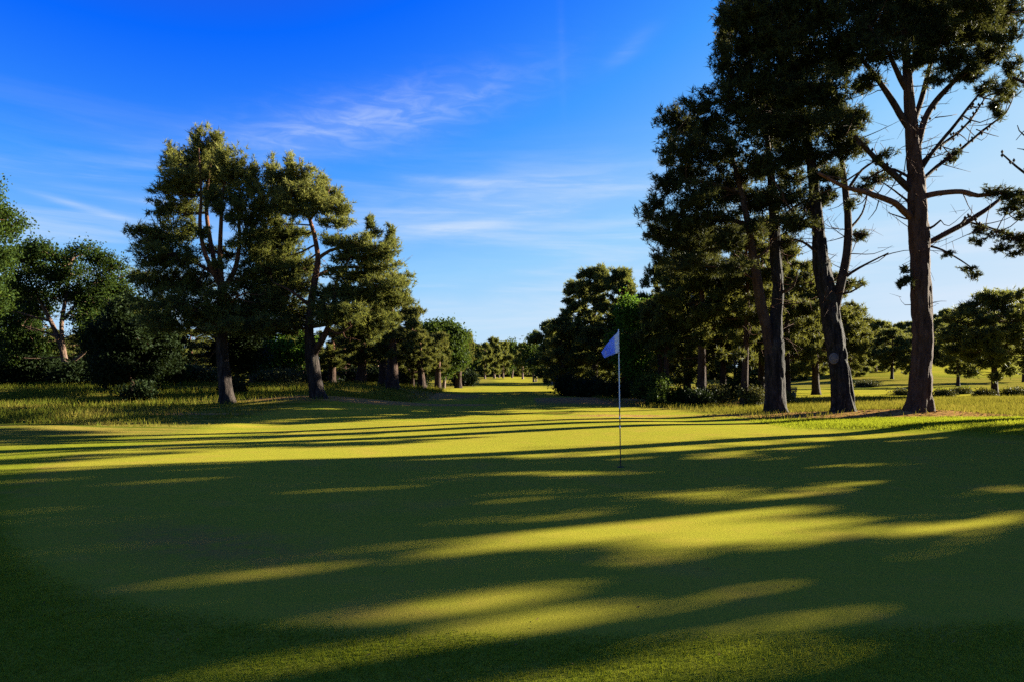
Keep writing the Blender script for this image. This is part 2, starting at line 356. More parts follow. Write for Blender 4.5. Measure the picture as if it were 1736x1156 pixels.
gd = green_d(VV[:, 0], VV[:, 1])
A_green = S((1.03 - gd) / .05)
A_fair = fair(VV[:, 0], VV[:, 1]) * (VV[:, 1] > 15)
A_rough = np.clip((1 - A_fair) * S((gd - 1.12) / .14) * S((VV[:, 1] - 13) / 4 + (np.abs(VV[:, 0]) > 9) * 0.3), 0, 1)
def litter(x, y):
    l = np.exp(-((x + 7.2) / 3.4) ** 2 - ((y - 26.6) / 1.5) ** 2) * 1.0 + .75 * np.exp(-((x + 2.5 + .35 * (y - 26)) / 3.0) ** 2 - ((y - 28) / 1.1) ** 2)
    l = l + 1.0 * np.exp(-((x - 12.6) / 3.6) ** 2 - ((y - 21.4) / .9) ** 2) + .8 * np.exp(-((x - 9.2) / 2.4) ** 2 - ((y - 22.3) / .9) ** 2)
    l = l + .7 * np.exp(-((x + 10.5) / 3.2) ** 2 - ((y - 21.3) / .5) ** 2) + .8 * np.exp(-((x + 24) / 5) ** 2 - ((y - 39) / 1.2) ** 2)
    l = l + .7 * np.exp(-((x - 16.5) / 4) ** 2 - ((y - 34 - .15 * (x - 16)) / .5) ** 2) + .55 * np.exp(-((x - 3.5) / 3) ** 2 - ((y - 22.5) / 1.2) ** 2)
    l = l + .8 * np.exp(-((x - 8) / 9) ** 2 - ((y - 31) / 4) ** 2) * (x > 1) + .6 * np.exp(-((x + 4.5) / 5) ** 2 - ((y - 36) / 6) ** 2) * (fbm(x * .3, y * .3, 4) > .45)
    return np.clip(l, 0, 1)
A_lit = np.clip(1.15 * litter(VV[:, 0], VV[:, 1]), 0, 1)
A_worn = np.exp(-((VV[:, 0] + 2.7) / 1.1) ** 2 - ((VV[:, 1] - 6.0 + .5 * (VV[:, 0] + 2.7)) / .5) ** 2) * .8 + .6 * np.exp(-((gd - 1.0) / .012) ** 2) * (VV[:, 1] > 8) * (VV[:, 0] < -3)
def ground_part(name, mask):
    f = FQ[mask]; used, inv = np.unique(f, return_inverse=True); mb = MB(); mb.add(VV[used], inv.reshape(-1, 4), 0, True)
    o = mb.build(name, M_TURF); me = o.data
    for nm, a in (('green', A_green), ('fair', A_fair), ('rough', A_rough), ('litter', A_lit), ('worn', np.clip(A_worn, 0, 1))):
        at = me.attributes.new(nm, 'FLOAT', 'POINT'); at.data.foreach_set('value', a[used].astype(np.float32))
    return tag(o, kind='structure')
in_green = green_d(fcx, fcy) < 1.0; in_fair = (fair(fcx, fcy) > .5) & (fcy > 17) & ~in_green
ground_part('putting_green', in_green); ground_part('fairway', in_fair); ground_part('ground', ~in_green & ~in_fair)

# ------------------------------------------------------------------ trees
class Tree:
    """one tree in world coordinates: stems and limbs as tubes, foliage in clumps hung on them"""
    def __init__(s, name, base, label, cat='tree', group=None, seed=1, bark=None, leaf=None):
        s.base = np.asarray(base, float); s.rng = np.random.default_rng(seed); s.bark = bark or M_BARK; s.leafm = leaf or M_NEEDLE
        s.root = thing(name, tuple(s.base), label, cat, group); s.crown = MB(); s.skel = []
        s.filter = None
    def stem(s, pts, sides=10, amp=0.05, flare=0.0, tint=0.0, name='limb', step=.14, wob=0.0, mb=None, bark=None, attach=True):
        own = mb is None; mb = mb or MB()
        c = tube(mb, pts, sides, 0, step, amp, s.rng, flare, tint, wob=wob)
        if attach: s.skel.append(c)
        if own: return mb.build(name, bark or s.bark, s.root, s.base)
    def clump(s, c, r, dens=1.0, kind='pine', nt=8, nn=12, ln=.15, wd=.026, up=.45, r0=.05, tmean=.5, sz=.12, spread=.85, twr=.011):
        rng = s.rng; c = np.asarray(c, float); r = np.asarray(r, float)
        K = np.vstack(s.skel); d = np.linalg.norm(K - c, axis=1) + 1.4 * np.maximum(0, K[:, 2] - c[2] + .15 * r[2]); a = K[np.argmin(d)]
        L = np.linalg.norm(c - a)
        if L > .25:
            m = (a + c) / 2 + [0, 0, -.10 * L] + rng.normal(0, .06 * L, 3)
            tube(s.crown, [(*a, min(r0, .012 + .013 * L)), (*m, min(r0, .010 + .010 * L) * .8), (*c, .012)], 5, 0, .3, tint=.35)
        else: m = c
        n = max(4, int(dens * 62 * (r[0] * r[1] * r[2]) ** (2 / 3)))
        q = nrm(rng.normal(size=(n, 3))) * rng.uniform(.35, 1, (n, 1)) ** (1 / 2.2) * np.where(rng.uniform(size=(n, 1)) < .12, 1.28, 1.0)
        e = c + q * r; tt = rng.uniform(.55, 1.0, (n, 1)); st = m * (1 - tt) + c * tt + rng.normal(0, .05, (n, 3))
        st = np.where(np.linalg.norm(e - st, axis=1, keepdims=True) > .9 * np.max(r) + .2, st * .5 + e * .5, st)
        md = (st + e) / 2 + [0, 0, -.06] + rng.normal(0, .05, (n, 3))
        if s.filter is not None:
            ok = s.filter(e); e, st, md = e[ok], st[ok], md[ok]; n = len(e)
            if n == 0: return
        twigs(s.crown, st, md, e, np.full(n, twr) + .004 * rng.uniform(size=n), 0, .25)
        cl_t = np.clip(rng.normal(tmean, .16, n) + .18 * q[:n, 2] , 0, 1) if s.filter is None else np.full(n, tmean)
        tw = rng.uniform(.35, 1.05, (n, nt, 1)); P = st[:, None] * (1 - tw) + e[:, None] * tw + rng.normal(0, .07, (n, nt, 3)) * np.minimum(1, r.mean() + .3)
        if kind == 'pine':
            D = nrm(e - st)[:, None] * .7 + [0, 0, up] + rng.normal(0, .4, (n, nt, 3))
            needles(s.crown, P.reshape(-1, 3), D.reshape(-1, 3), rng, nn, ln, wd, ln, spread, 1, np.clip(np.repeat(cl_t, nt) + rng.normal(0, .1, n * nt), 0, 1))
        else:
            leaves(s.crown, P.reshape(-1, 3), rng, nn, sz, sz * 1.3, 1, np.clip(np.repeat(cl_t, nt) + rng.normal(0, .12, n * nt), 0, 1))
    def dead_twigs(s, n, lo=.6, hi=1.6, zmax=1e9):
        K = np.vstack(s.skel); K = K[(K[:, 2] > s.base[2] + 2.2) & (K[:, 2] < s.base[2] + zmax)]; mb = MB(); r = s.rng
        for k in range(n):
            a = K[r.integers(len(K))]; d = nrm(r.normal(size=3) * [1, 1, .5]); L = r.uniform(lo, hi); m = a + d * L * .5 + r.normal(0, .08 * L, 3); e = a + d * L + [0, 0, r.uniform(-.2, .3) * L]
            tube(mb, [(*a, .018), (*m, .011), (*e, .004)], 4, 0, .25, 0, r)
            for q in range(2):
                u = r.uniform(.4, .9); p = a * (1 - u) + e * u; tube(mb, [(*p, .008), (*(p + nrm(r.normal(size=3)) * L * .35), .003)], 3, 0, .3, 0, r)
        o = mb.build('dead_twigs', s.bark, s.root, s.base); o['kind'] = 'stuff'
    def done(s, name='crown'):
        s.crown.build(name, [s.bark, s.leafm], s.root, s.base); return s.root
def pxs(pts, d, rs):     # image polyline -> world polyline with radius in photo pixels; entries (px,py[,dd])
    out = []
    n = len(pts)
    for i, p in enumerate(pts):
        dd = d + (p[2] if len(p) > 2 else 0); r = np.interp(i, np.linspace(0, n - 1, len(rs)), rs) / F * dd
        out.append((*W(p[0], p[1], dd), r))
    return out
def pblobs(T, blobs, d, depth=1.0, grow=1.0, skip=.05, var=.35, **kw):
    for b in blobs:
        if T.rng.uniform() < skip and b[2] > 20: continue
        px, py, rx, ry = b[0], b[1], b[2] * grow, b[3] * grow; dd = d + (b[4] if len(b) > 4 else T.rng.uniform(-1, 1) * depth)
        R = (1.28 * rx / F * dd, max(.35, 1.05 * max(rx, ry) / F * dd), 1.28 * ry / F * dd)
        T.clump(W(px, py, dd), R * T.rng.uniform(.85, 1.15, 3), **{**kw, 'dens': kw.get('dens', 1) * float(np.clip(T.rng.lognormal(0, var), .45, 1.5))})

# ---- the two big pines on the left mound
D = 25.3
T = Tree('pine_tree', base_at(385, D), 'tall bushy pine whose trunk splits into four upright stems, nearest on the left', 'tree', seed=11, leaf=M_NEEDLE)
by = HY + (CAM_H - T.base[2]) * F / D
T.stem(pxs([(386, by + 4), (381, by - 40), (377, 600), (376, 540), (377, 488)], D, (12, 10.5, 9.5, 8.5, 8)), 60, .07, .45, (0, 0, 0, .1, .2), 'trunk', .07)
for pts, rs in (([(377, 490), (362, 462, -.3), (346, 425, -.5), (339, 380, -.5), (341, 330, -.4), (337, 252, -.3)], (5, 4, 3, 1)),
                ([(377, 488), (365, 450, .4), (355, 400, .6), (350, 350, .5), (356, 285, .4), (366, 235, .3)], (5, 4, 3, 1)),
                ([(377, 490), (373, 440, -.2), (375, 375, -.4), (378, 325, -.3), (392, 282, 0)], (5, 4, 2.6, 1)),
                ([(378, 492), (398, 458, .2), (406, 410, .2), (405, 350, .3), (418, 305, .3)], (5, 4, 2.6, 1)),
                ([(377, 545), (395, 510, -.6), (420, 495, -1.0)], (3.5, 2, 1)), ([(376, 560), (345, 530, -.6), (310, 525, -1.0)], (3.5, 2, 1)),
                ([(372, 470), (320, 440, -.2), (265, 420, -.2)], (3.5, 2, 1))):
    T.stem(pts and pxs(pts, D, rs), 8, .04, 0, (.25, .6, .5), 'limb', .2)
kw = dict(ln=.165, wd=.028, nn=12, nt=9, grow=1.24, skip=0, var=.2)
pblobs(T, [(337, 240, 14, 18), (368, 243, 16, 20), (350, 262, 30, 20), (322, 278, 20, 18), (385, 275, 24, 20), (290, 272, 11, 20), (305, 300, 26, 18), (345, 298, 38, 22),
           (398, 300, 32, 20), (428, 288, 12, 16), (430, 315, 14, 18), (283, 322, 20, 14), (330, 325, 30, 16), (400, 332, 28, 16), (440, 340, 16, 14)], D, .8, dens=1.1, tmean=.85, **kw)  # top clumps tinted paler: their sunlit look is painted into the needles
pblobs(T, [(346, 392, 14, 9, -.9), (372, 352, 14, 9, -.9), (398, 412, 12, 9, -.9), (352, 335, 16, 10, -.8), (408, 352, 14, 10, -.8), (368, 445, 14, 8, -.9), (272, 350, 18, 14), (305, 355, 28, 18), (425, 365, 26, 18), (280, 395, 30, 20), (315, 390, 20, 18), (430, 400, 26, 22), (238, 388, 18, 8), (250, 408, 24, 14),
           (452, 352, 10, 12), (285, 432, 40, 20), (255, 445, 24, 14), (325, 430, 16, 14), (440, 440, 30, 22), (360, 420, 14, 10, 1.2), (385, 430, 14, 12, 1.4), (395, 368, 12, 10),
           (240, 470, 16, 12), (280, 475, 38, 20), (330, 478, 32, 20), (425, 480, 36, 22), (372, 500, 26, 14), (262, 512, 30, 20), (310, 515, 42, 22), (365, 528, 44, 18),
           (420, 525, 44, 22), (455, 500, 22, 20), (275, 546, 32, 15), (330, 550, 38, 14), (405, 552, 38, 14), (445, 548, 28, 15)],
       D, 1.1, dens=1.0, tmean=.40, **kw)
T.dead_twigs(50, .4, 1.1, 5.5)
T.done()

D = 26.0
T = Tree('pine_tree', base_at(540, D), 'spreading pine with low-forked dark trunk and flat boughs, on the needle-strewn mound', 'tree', seed=12, leaf=M_NEEDLE)
by = HY + (CAM_H - T.base[2]) * F / D
T.stem(pxs([(541, by + 5), (535, 650), (529, 610), (526, 585), (524, 560), (527, 520), (534, 475), (539, 440), (533, 400), (522, 360), (515, 310), (507, 268)], D, (13, 11.5, 11, 9, 7.5, 6.5, 5.5, 4.5, 3.5, 2.6, 1.6, .8)), 22, .05, .5,
       (0, 0, 0, .1, .2, .5, .8, .9, .9, .8), 'trunk', .08)
for pts, rs, ti in (([(531, 600), (545, 578, -.3), (556, 556, -.5), (565, 520, -.6), (570, 480, -.5), (585, 450, -.4), (605, 425, -.3)], (7, 5, 4, 2, 1), (.1, .4, .5)),
                ([(556, 558, -.5), (575, 566, -.9), (596, 552, -1.2)], (3, 2, 1), (.3, .5)),
                ([(538, 440), (560, 425), (592, 418), (625, 405)], (3.5, 2.5, 1.2), (.7, .6)), ([(534, 470), (570, 455, .5), (620, 455, .8), (672, 472, 1.0)], (3.5, 2.5, 1.2), (.6, .5)),
                ([(527, 520), (495, 495, -.6), (465, 480, -.8)], (3.5, 2, 1), (.4, .4)), ([(525, 555), (580, 545, .5), (640, 520, .8)], (3.5, 2, 1), (.4, .4)),
                ([(525, 375), (545, 345), (560, 320)], (2.4, 1.6, .8), (.9, .8)), ([(520, 350), (495, 325), (470, 300)], (2.4, 1.6, .8), (.9, .8)), ([(625, 440, .6), (629, 410, .6), (628, 372, .6)], (2, 1.4, .6), (.6, .5)),
                ([(655, 455, .8), (660, 425, .8), (660, 388, .8)], (2, 1.4, .6), (.6, .5))):
    T.stem(pxs(pts, D, rs), 8, .04, 0, ti, 'limb', .2)
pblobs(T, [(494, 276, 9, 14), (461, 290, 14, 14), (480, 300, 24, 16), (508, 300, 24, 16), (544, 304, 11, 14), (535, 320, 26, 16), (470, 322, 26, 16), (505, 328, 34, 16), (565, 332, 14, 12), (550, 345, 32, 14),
           (580, 356, 20, 9), (568, 374, 24, 9), (480, 350, 30, 16), (515, 352, 30, 14)], D, .7, dens=1.1, tmean=.85, **kw)  # paler tint paints sunlight onto the upper clumps
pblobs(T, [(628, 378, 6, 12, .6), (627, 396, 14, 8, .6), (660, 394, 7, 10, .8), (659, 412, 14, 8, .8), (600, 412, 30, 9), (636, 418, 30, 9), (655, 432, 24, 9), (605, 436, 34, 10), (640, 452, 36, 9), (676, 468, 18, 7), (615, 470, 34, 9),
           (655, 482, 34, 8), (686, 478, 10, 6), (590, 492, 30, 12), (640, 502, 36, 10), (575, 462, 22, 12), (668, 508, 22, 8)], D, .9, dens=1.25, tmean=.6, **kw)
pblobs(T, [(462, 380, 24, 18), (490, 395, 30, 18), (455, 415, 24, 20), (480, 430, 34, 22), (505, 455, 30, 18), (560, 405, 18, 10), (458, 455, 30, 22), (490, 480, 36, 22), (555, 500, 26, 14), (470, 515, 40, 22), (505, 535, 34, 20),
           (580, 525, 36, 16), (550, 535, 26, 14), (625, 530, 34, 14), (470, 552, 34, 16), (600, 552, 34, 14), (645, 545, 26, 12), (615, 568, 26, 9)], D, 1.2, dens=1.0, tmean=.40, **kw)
T.dead_twigs(50, .4, 1.1, 5.5)
T.done()

# ---- the three big pines on the right
kw = dict(ln=.165, wd=.027, nn=12, nt=9, skip=.0, var=.25)
D = 23.0
T = Tree('pine_tree', base_at(1315, D), 'great dark pine with a double trunk forking in a narrow V', 'tree', seed=21, leaf=M_NEEDLE_DK)
by = HY + (CAM_H - T.base[2]) * F / D
T.stem(pxs([(1315, by + 5), (1315, 660), (1314, 620), (1313, 580), (1315, 545), (1319, 490), (1315, 440), (1313, 380), (1308, 310), (1300, 230), (1290, 150)], D, (18, 16, 15.5, 14.5, 10, 9, 9, 8, 6, 4, 2)), 64, .12, .35, (0, 0, 0, .1, .2), 'trunk', .07)
T.stem(pxs([(1307, 610), (1301, 565, -.1), (1291, 520, -.2), (1283, 470, -.3), (1276, 430, -.3), (1268, 380, -.3), (1255, 320, -.2), (1240, 260, 0)], D, (9, 8.5, 8, 6, 5, 3)), 40, .1, 0, (.1, .3, .4), 'limb', .08)
for pts, rs in (([(1285, 480, -.2), (1262, 462, -.4), (1246, 440, -.5)], (2.5, 1.5, .8)), ([(1318, 500), (1345, 485, -.5), (1352, 460, -.7)], (3, 2, 1)), ([(1280, 440, -.3), (1300, 425, -.5), (1310, 408, -.6)], (2.5, 1.8, 1)),
                ([(1268, 380), (1220, 372), (1150, 375), (1095, 368)], (4, 3, 1.2)), ([(1272, 410), (1220, 420, .5), (1150, 430, .8)], (4, 2.5, 1)), ([(1258, 330), (1200, 310, -.5), (1140, 310, -.6)], (4, 2.5, 1)),
                ([(1245, 280), (1195, 250), (1150, 220)], (4, 2.5, 1)), ([(1313, 380), (1350, 350, .5), (1375, 335, .6)], (4, 2.5, 1))):
    T.stem(pxs(pts, D, rs), 8, .04, 0, (.2, .35), 'limb', .2)
pblobs(T, [(1150, 205, 28, 26), (1182, 178, 28, 24), (1135, 235, 20, 20), (1165, 250, 40, 26), (1205, 215, 40, 30), (1130, 275, 20, 22), (1160, 295, 40, 24), (1210, 270, 40, 28), (1245, 240, 40, 30), (1130, 315, 28, 20), (1180, 335, 44, 22),
           (1225, 320, 44, 26), (1112, 345, 20, 14), (1092, 362, 18, 9), (1125, 368, 32, 13), (1165, 372, 38, 16), (1215, 370, 40, 20), (1265, 290, 38, 28), (1290, 340, 40, 22), (1330, 330, 40, 22), (1110, 395, 20, 12),
           (1140, 405, 34, 15), (1185, 410, 38, 17), (1235, 405, 34, 16), (1120, 435, 22, 14), (1155, 445, 34, 16), (1200, 450, 38, 16), (1345, 375, 34, 16), (1380, 345, 30, 16), (1250, 452, 28, 14), (1170, 395, 40, 15, 1.0), (1225, 392, 42, 15, 1.2), (1130, 395, 30, 12, .8), (1180, 430, 40, 14, 1.2), (1285, 385, 20, 16), (1335, 410, 20, 12)],
       D, 1.5, dens=1.15, tmean=.4, **kw)
T.dead_twigs(80, .5, 1.5, 11)
T.done()

D = 22.3
T = Tree('pine_tree', base_at(1430, D), 'great dark pine leaning left, with a round pale branch scar on its trunk', 'tree', seed=22, leaf=M_NEEDLE_DK)
by = HY + (CAM_H - T.base[2]) * F / D
T.stem(pxs([(1430, by + 5), (1427, 660), (1421, 610), (1411, 550), (1403, 500), (1393, 450), (1388, 400), (1384, 350), (1375, 280), (1360, 200), (1345, 120), (1335, 40)], D, (18, 16.5, 15, 15, 14.5, 13, 10.5, 9, 7, 5, 3.5, 2)), 64, .13, .35, (0, 0, 0, .1, .1), 'trunk', .07)
T.stem(pxs([(1414, 530), (1421, 500, -.1), (1428, 470, -.2), (1436, 430, -.2), (1438, 380, -.2), (1434, 330, -.2), (1428, 280), (1420, 220), (1415, 150)], D, (8, 7.5, 7, 6, 5, 3, 2)), 14, .06, 0, (.1, .2), 'limb')
for pts, rs, nm in (([(1422, 482), (1445, 464, -.3), (1475, 447, -.5), (1506, 430, -.6)], (3, 2.4, 1.6, 1), 'dead_branch'), ([(1424, 500), (1442, 494, -.3), (1464, 484, -.5)], (2, 1.6, .9), 'dead_branch'),
                ([(1386, 390), (1355, 370, -.4), (1335, 350, -.6)], (4, 2.5, 1.2), 'limb'), ([(1390, 430), (1360, 410, -.4), (1340, 405, -.5)], (3, 2, 1), 'limb'), ([(1434, 330), (1460, 290), (1490, 270)], (3, 2, 1), 'limb'),
                ([(1438, 390), (1462, 360, .3), (1475, 320, .5)], (2.5, 1.6, .8), 'limb'), ([(1376, 290), (1420, 255, .4), (1450, 230, .5)], (4, 3, 1.5), 'limb'), ([(1365, 220), (1310, 190), (1270, 150)], (4, 3, 1.5), 'limb'),
                ([(1350, 140), (1290, 100), (1240, 70)], (4, 3, 1.5), 'limb'), ([(1437, 400), (1452, 398), (1458, 396)], (1.5, 1, .6), 'limb')):
    T.stem(pxs(pts, D, rs), 8, .04, 0, (.15, .3), nm, .2, wob=.02)
mb = MB(); rr = np.linspace(0, 1, 6); th = np.linspace(0, 2 * np.pi, 20, endpoint=False)
c0 = W(1414, 607, D - .30); Vs = np.stack([np.outer(rr, np.cos(th)) * .125, -np.repeat((1 - rr[:, None] ** 2) * .05, 20, 1) + .0 * rr[:, None], np.outer(rr, np.sin(th)) * .15], -1).reshape(-1, 3) + c0
fi = np.arange(5)[:, None] * 20; fj = np.arange(20)[None]; mb.add(Vs, np.stack([fi + fj, fi + (fj + 1) % 20, fi + 20 + (fj + 1) % 20, fi + 20 + fj], -1).reshape(-1, 4), 0, True)
th2 = np.linspace(0, 2 * np.pi, 17); tube(mb, [(*(c0 + [math.cos(a) * .13, .015, math.sin(a) * .155]), .03) for a in th2], 6, 0, .05, .1, T.rng, cap=False)
o = mb.build('branch_scar', M_CUT, T.root, T.base); o['label'] = 'round pale scar of a sawn-off branch'
pblobs(T, [(1235, 28, 26, 24), (1228, 62, 20, 26), (1222, 98, 16, 24), (1238, 130, 34, 24), (1270, 20, 40, 34), (1275, 75, 44, 34), (1262, 115, 38, 28), (1225, 165, 34, 26), (1270, 160, 42, 30), (1310, 10, 44, 40), (1320, 70, 46, 38), (1310, 130, 46, 34),
           (1260, 205, 38, 26), (1305, 185, 44, 30), (1345, -10, 44, 40), (1365, 50, 44, 40), (1360, 110, 44, 34), (1350, 160, 44, 30), (1300, 235, 42, 24), (1340, 220, 44, 28), (1390, 20, 40, 40), (1405, 85, 40, 36), (1400, 150, 40, 28), (1330, 270, 40, 22),
           (1380, 205, 44, 26), (1370, 260, 40, 22), (1415, 190, 36, 24), (1425, 230, 34, 20), (1400, 295, 34, 14), (1440, 250, 30, 16), (1290, 275, 34, 20), (1340, 305, 34, 16), (1450, 200, 26, 20), (1300, -50, 50, 30), (1360, -70, 50, 34), (1250, -20, 34, 24),
           (1499, 262, 18, 10), (1488, 300, 22, 12), (1460, 318, 14, 10), (1456, 396, 12, 10), (1400, 330, 22, 12), (1445, 345, 10, 8)], D, 1.7, dens=1.15, tmean=.38, **kw)
T.dead_twigs(80, .5, 1.5, 13)
T.done()

D = 21.8
T = Tree('pine_tree', base_at(1556, D), 'tallest right-hand pine, straight bare trunk with long open limbs, on a needle mound', 'tree', seed=23, leaf=M_NEEDLE_DK)
by = HY + (CAM_H - T.base[2]) * F / D
T.stem(pxs([(1556, by + 5), (1559, 670), (1562, 620), (1564, 560), (1562, 500), (1561, 450), (1558, 400), (1555, 330), (1551, 280), (1546, 220), (1541, 160), (1536, 90), (1530, 10), (1526, -80)], D, (20, 18, 16.5, 16, 15.5, 15, 15.5, 14.5, 12, 10, 8, 6, 4, 2)), 64, .11, .45,
       (.25, .35, .4, .35, .2), 'trunk', .07)
RL = [([(1545, 368), (1520, 350, -.4), (1495, 338, -.7), (1460, 325, -1.1), (1430, 317, -1.3), (1385, 294, -1.6)], (6, 5, 4.5, 3.5, 2.5), (.9, .9, 1.0)),
      ([(1543, 322), (1518, 298, -.2), (1488, 272, -.4), (1465, 250, -.6), (1448, 232, -.8)], (6, 5, 4, 2.5), (.1, .2)),
      ([(1568, 333), (1590, 328, -.3), (1630, 324, -.5), (1660, 330, -.7), (1700, 328, -.8), (1750, 340, -.9)], (5, 4.5, 4, 3, 2), (.7, .8, .7)),
      ([(1570, 414), (1595, 399, .2), (1638, 377, .4), (1670, 356, .5), (1695, 335, .6)], (5, 4.5, 4, 2.5), (.3, .4)),
      ([(1560, 310), (1585, 286, .3), (1621, 257, .5), (1660, 228, .7), (1702, 194, .9)], (3.5, 3, 2.4, 1.4), (.1, .1)),
      ([(1556, 296), (1580, 262, -.3), (1612, 225, -.5), (1645, 180, -.7), (1660, 160, -.8)], (3.5, 3, 2.4, 1.4), (.1, .1)),
      ([(1558, 280), (1600, 245, .8), (1635, 215, 1.1), (1672, 165, 1.4)], (3, 2.4, 2, 1), (.1, .1)),
      ([(1556, 245), (1570, 200), (1588, 172), (1612, 145), (1645, 112)], (6, 5, 4.5, 3), (.2, .2)), ([(1540, 215), (1520, 180), (1500, 150), (1475, 118), (1450, 90)], (6, 5, 4, 2.5), (.2, .2)),
      ([(1546, 225), (1562, 175, .8), (1575, 120, 1.1), (1590, 60, 1.2)], (5, 4, 3), (.2, .2)), ([(1536, 150), (1500, 90, -.5), (1470, 40, -.8)], (5, 3, 2), (.2, .2)), ([(1538, 130), (1580, 80), (1640, 40), (1700, 20)], (5, 4, 2), (.2, .2)),
      ([(1540, 300), (1510, 285, .5), (1480, 300, .9), (1462, 312, 1.0)], (2.4, 1.6, .8), (.1, .1)), ([(1541, 345), (1516, 325, .4), (1495, 312, .6)], (2, 1.4, .8), (.1, .1)),
      ([(1570, 416), (1600, 425, -.2), (1630, 442, -.3), (1652, 458, -.3)], (2, 1.4, .8), (.3, .3)), ([(1541, 372), (1525, 368, -.2), (1506, 360, -.3)], (1.6, 1.2, .7), (.6, .6)),
      ([(1570, 392), (1584, 384, -.2), (1597, 375, -.3)], (2.4, 1.8, 1.4), (.3, .3)), ([(1600, 397, .2), (1625, 385, .1), (1645, 365, 0), (1660, 380, -.1), (1690, 392, -.2)], (1.8, 1.3, .8), (.3, .3)),
      ([(1640, 376, .4), (1670, 385, .4), (1710, 400, .4), (1740, 405, .4)], (2, 1.5, .8), (.3, .3)), ([(1547, 470), (1540, 468, -.3), (1532, 468, -.5)], (2, 1.4, .8), (.3, .3))]
cones = MB()
ocv = np.array([[1, 0, 0], [-1, 0, 0], [0, 1, 0], [0, -1, 0], [0, 0, 1], [0, 0, -1.]]); ocf = np.array([[0, 2, 4], [2, 1, 4], [1, 3, 4], [3, 0, 4], [2, 0, 5], [1, 2, 5], [3, 1, 5], [0, 3, 5]])
for k, (pts, rs, ti) in enumerate(RL):
    pw = pxs(pts, D, rs); T.stem(pw, 9, .05, 0, ti, 'limb', .16, wob=.03)
    if k in (1, 4, 5, 6, 7, 17, 18):
        sp_ = smooth_path(pw, .34)
        for q in sp_[2:-1]:
            for j in range(T.rng.integers(1, 4)):
                dq = nrm(T.rng.normal(size=3)); cones.add(ocv * np.array([.05, .05, .07]) * T.rng.uniform(.7, 1.25) + q[:3] + dq * (q[3] + .04), ocf, 0, False)
o = cones.build('pine_cones', M_CONE, T.root, T.base); o['kind'] = 'stuff'
fine = MB()     # bare hanging twigs
for (a, b) in (((1630, 324, -.5), (1648, 365, -.5)), ((1490, 340, -.7), (1470, 372, -.6)), ((1480, 335, -.8), (1500, 305, -.8)), ((1640, 376, .4), (1650, 350, .4)), ((1600, 250, .4), (1640, 262, .3)), ((1655, 220, .6), (1690, 232, .6)), ((1585, 200, 0), (1620, 192, .2)),
               ((1500, 150, 0), (1470, 160, -.2)), ((1520, 300, -.2), (1500, 330, -.2)), ((1470, 330, -1), (1448, 350, -1)), ((1700, 360, .4), (1725, 372, .3)), ((1510, 352, -.5), (1530, 330, -.5)), ((1620, 225, -.5), (1640, 240, -.5)), ((1595, 245, .2), (1620, 275, .2))):
    pw = pxs([a, ((a[0] + b[0]) / 2 + 3, (a[1] + b[1]) / 2 + 3, a[2]), b], D, (1.1, .8, .4)); tube(fine, pw, 4, 0, .2, 0, T.rng, wob=.03)
o = fine.build('bare_twigs', M_BARK, T.root, T.base); o['kind'] = 'stuff'
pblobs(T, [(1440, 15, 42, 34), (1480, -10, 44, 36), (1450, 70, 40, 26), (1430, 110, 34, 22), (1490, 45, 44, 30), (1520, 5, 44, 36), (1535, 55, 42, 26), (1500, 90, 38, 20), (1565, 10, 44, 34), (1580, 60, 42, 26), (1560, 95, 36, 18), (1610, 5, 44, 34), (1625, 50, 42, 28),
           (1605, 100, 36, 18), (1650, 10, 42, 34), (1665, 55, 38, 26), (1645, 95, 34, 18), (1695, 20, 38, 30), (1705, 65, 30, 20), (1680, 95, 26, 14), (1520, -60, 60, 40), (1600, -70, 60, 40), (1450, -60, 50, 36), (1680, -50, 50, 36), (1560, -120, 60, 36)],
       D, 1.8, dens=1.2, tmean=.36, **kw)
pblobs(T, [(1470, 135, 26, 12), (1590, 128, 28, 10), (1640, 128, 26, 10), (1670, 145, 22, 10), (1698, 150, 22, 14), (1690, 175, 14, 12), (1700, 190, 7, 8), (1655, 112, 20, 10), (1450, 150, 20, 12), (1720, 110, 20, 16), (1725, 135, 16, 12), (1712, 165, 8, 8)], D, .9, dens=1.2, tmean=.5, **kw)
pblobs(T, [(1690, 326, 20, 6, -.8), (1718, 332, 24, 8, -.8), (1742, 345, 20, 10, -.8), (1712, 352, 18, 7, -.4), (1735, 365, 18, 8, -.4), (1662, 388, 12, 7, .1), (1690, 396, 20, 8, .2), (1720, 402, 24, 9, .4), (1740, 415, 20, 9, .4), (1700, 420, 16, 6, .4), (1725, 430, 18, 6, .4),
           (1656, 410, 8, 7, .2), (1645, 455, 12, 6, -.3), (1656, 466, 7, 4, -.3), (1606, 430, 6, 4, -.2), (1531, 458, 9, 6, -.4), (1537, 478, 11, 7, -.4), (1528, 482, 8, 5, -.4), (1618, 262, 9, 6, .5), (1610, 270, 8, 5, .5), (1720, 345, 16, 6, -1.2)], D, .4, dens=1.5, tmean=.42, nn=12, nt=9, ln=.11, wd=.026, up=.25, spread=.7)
T.dead_twigs(90, .5, 1.5, 13)
T.done()

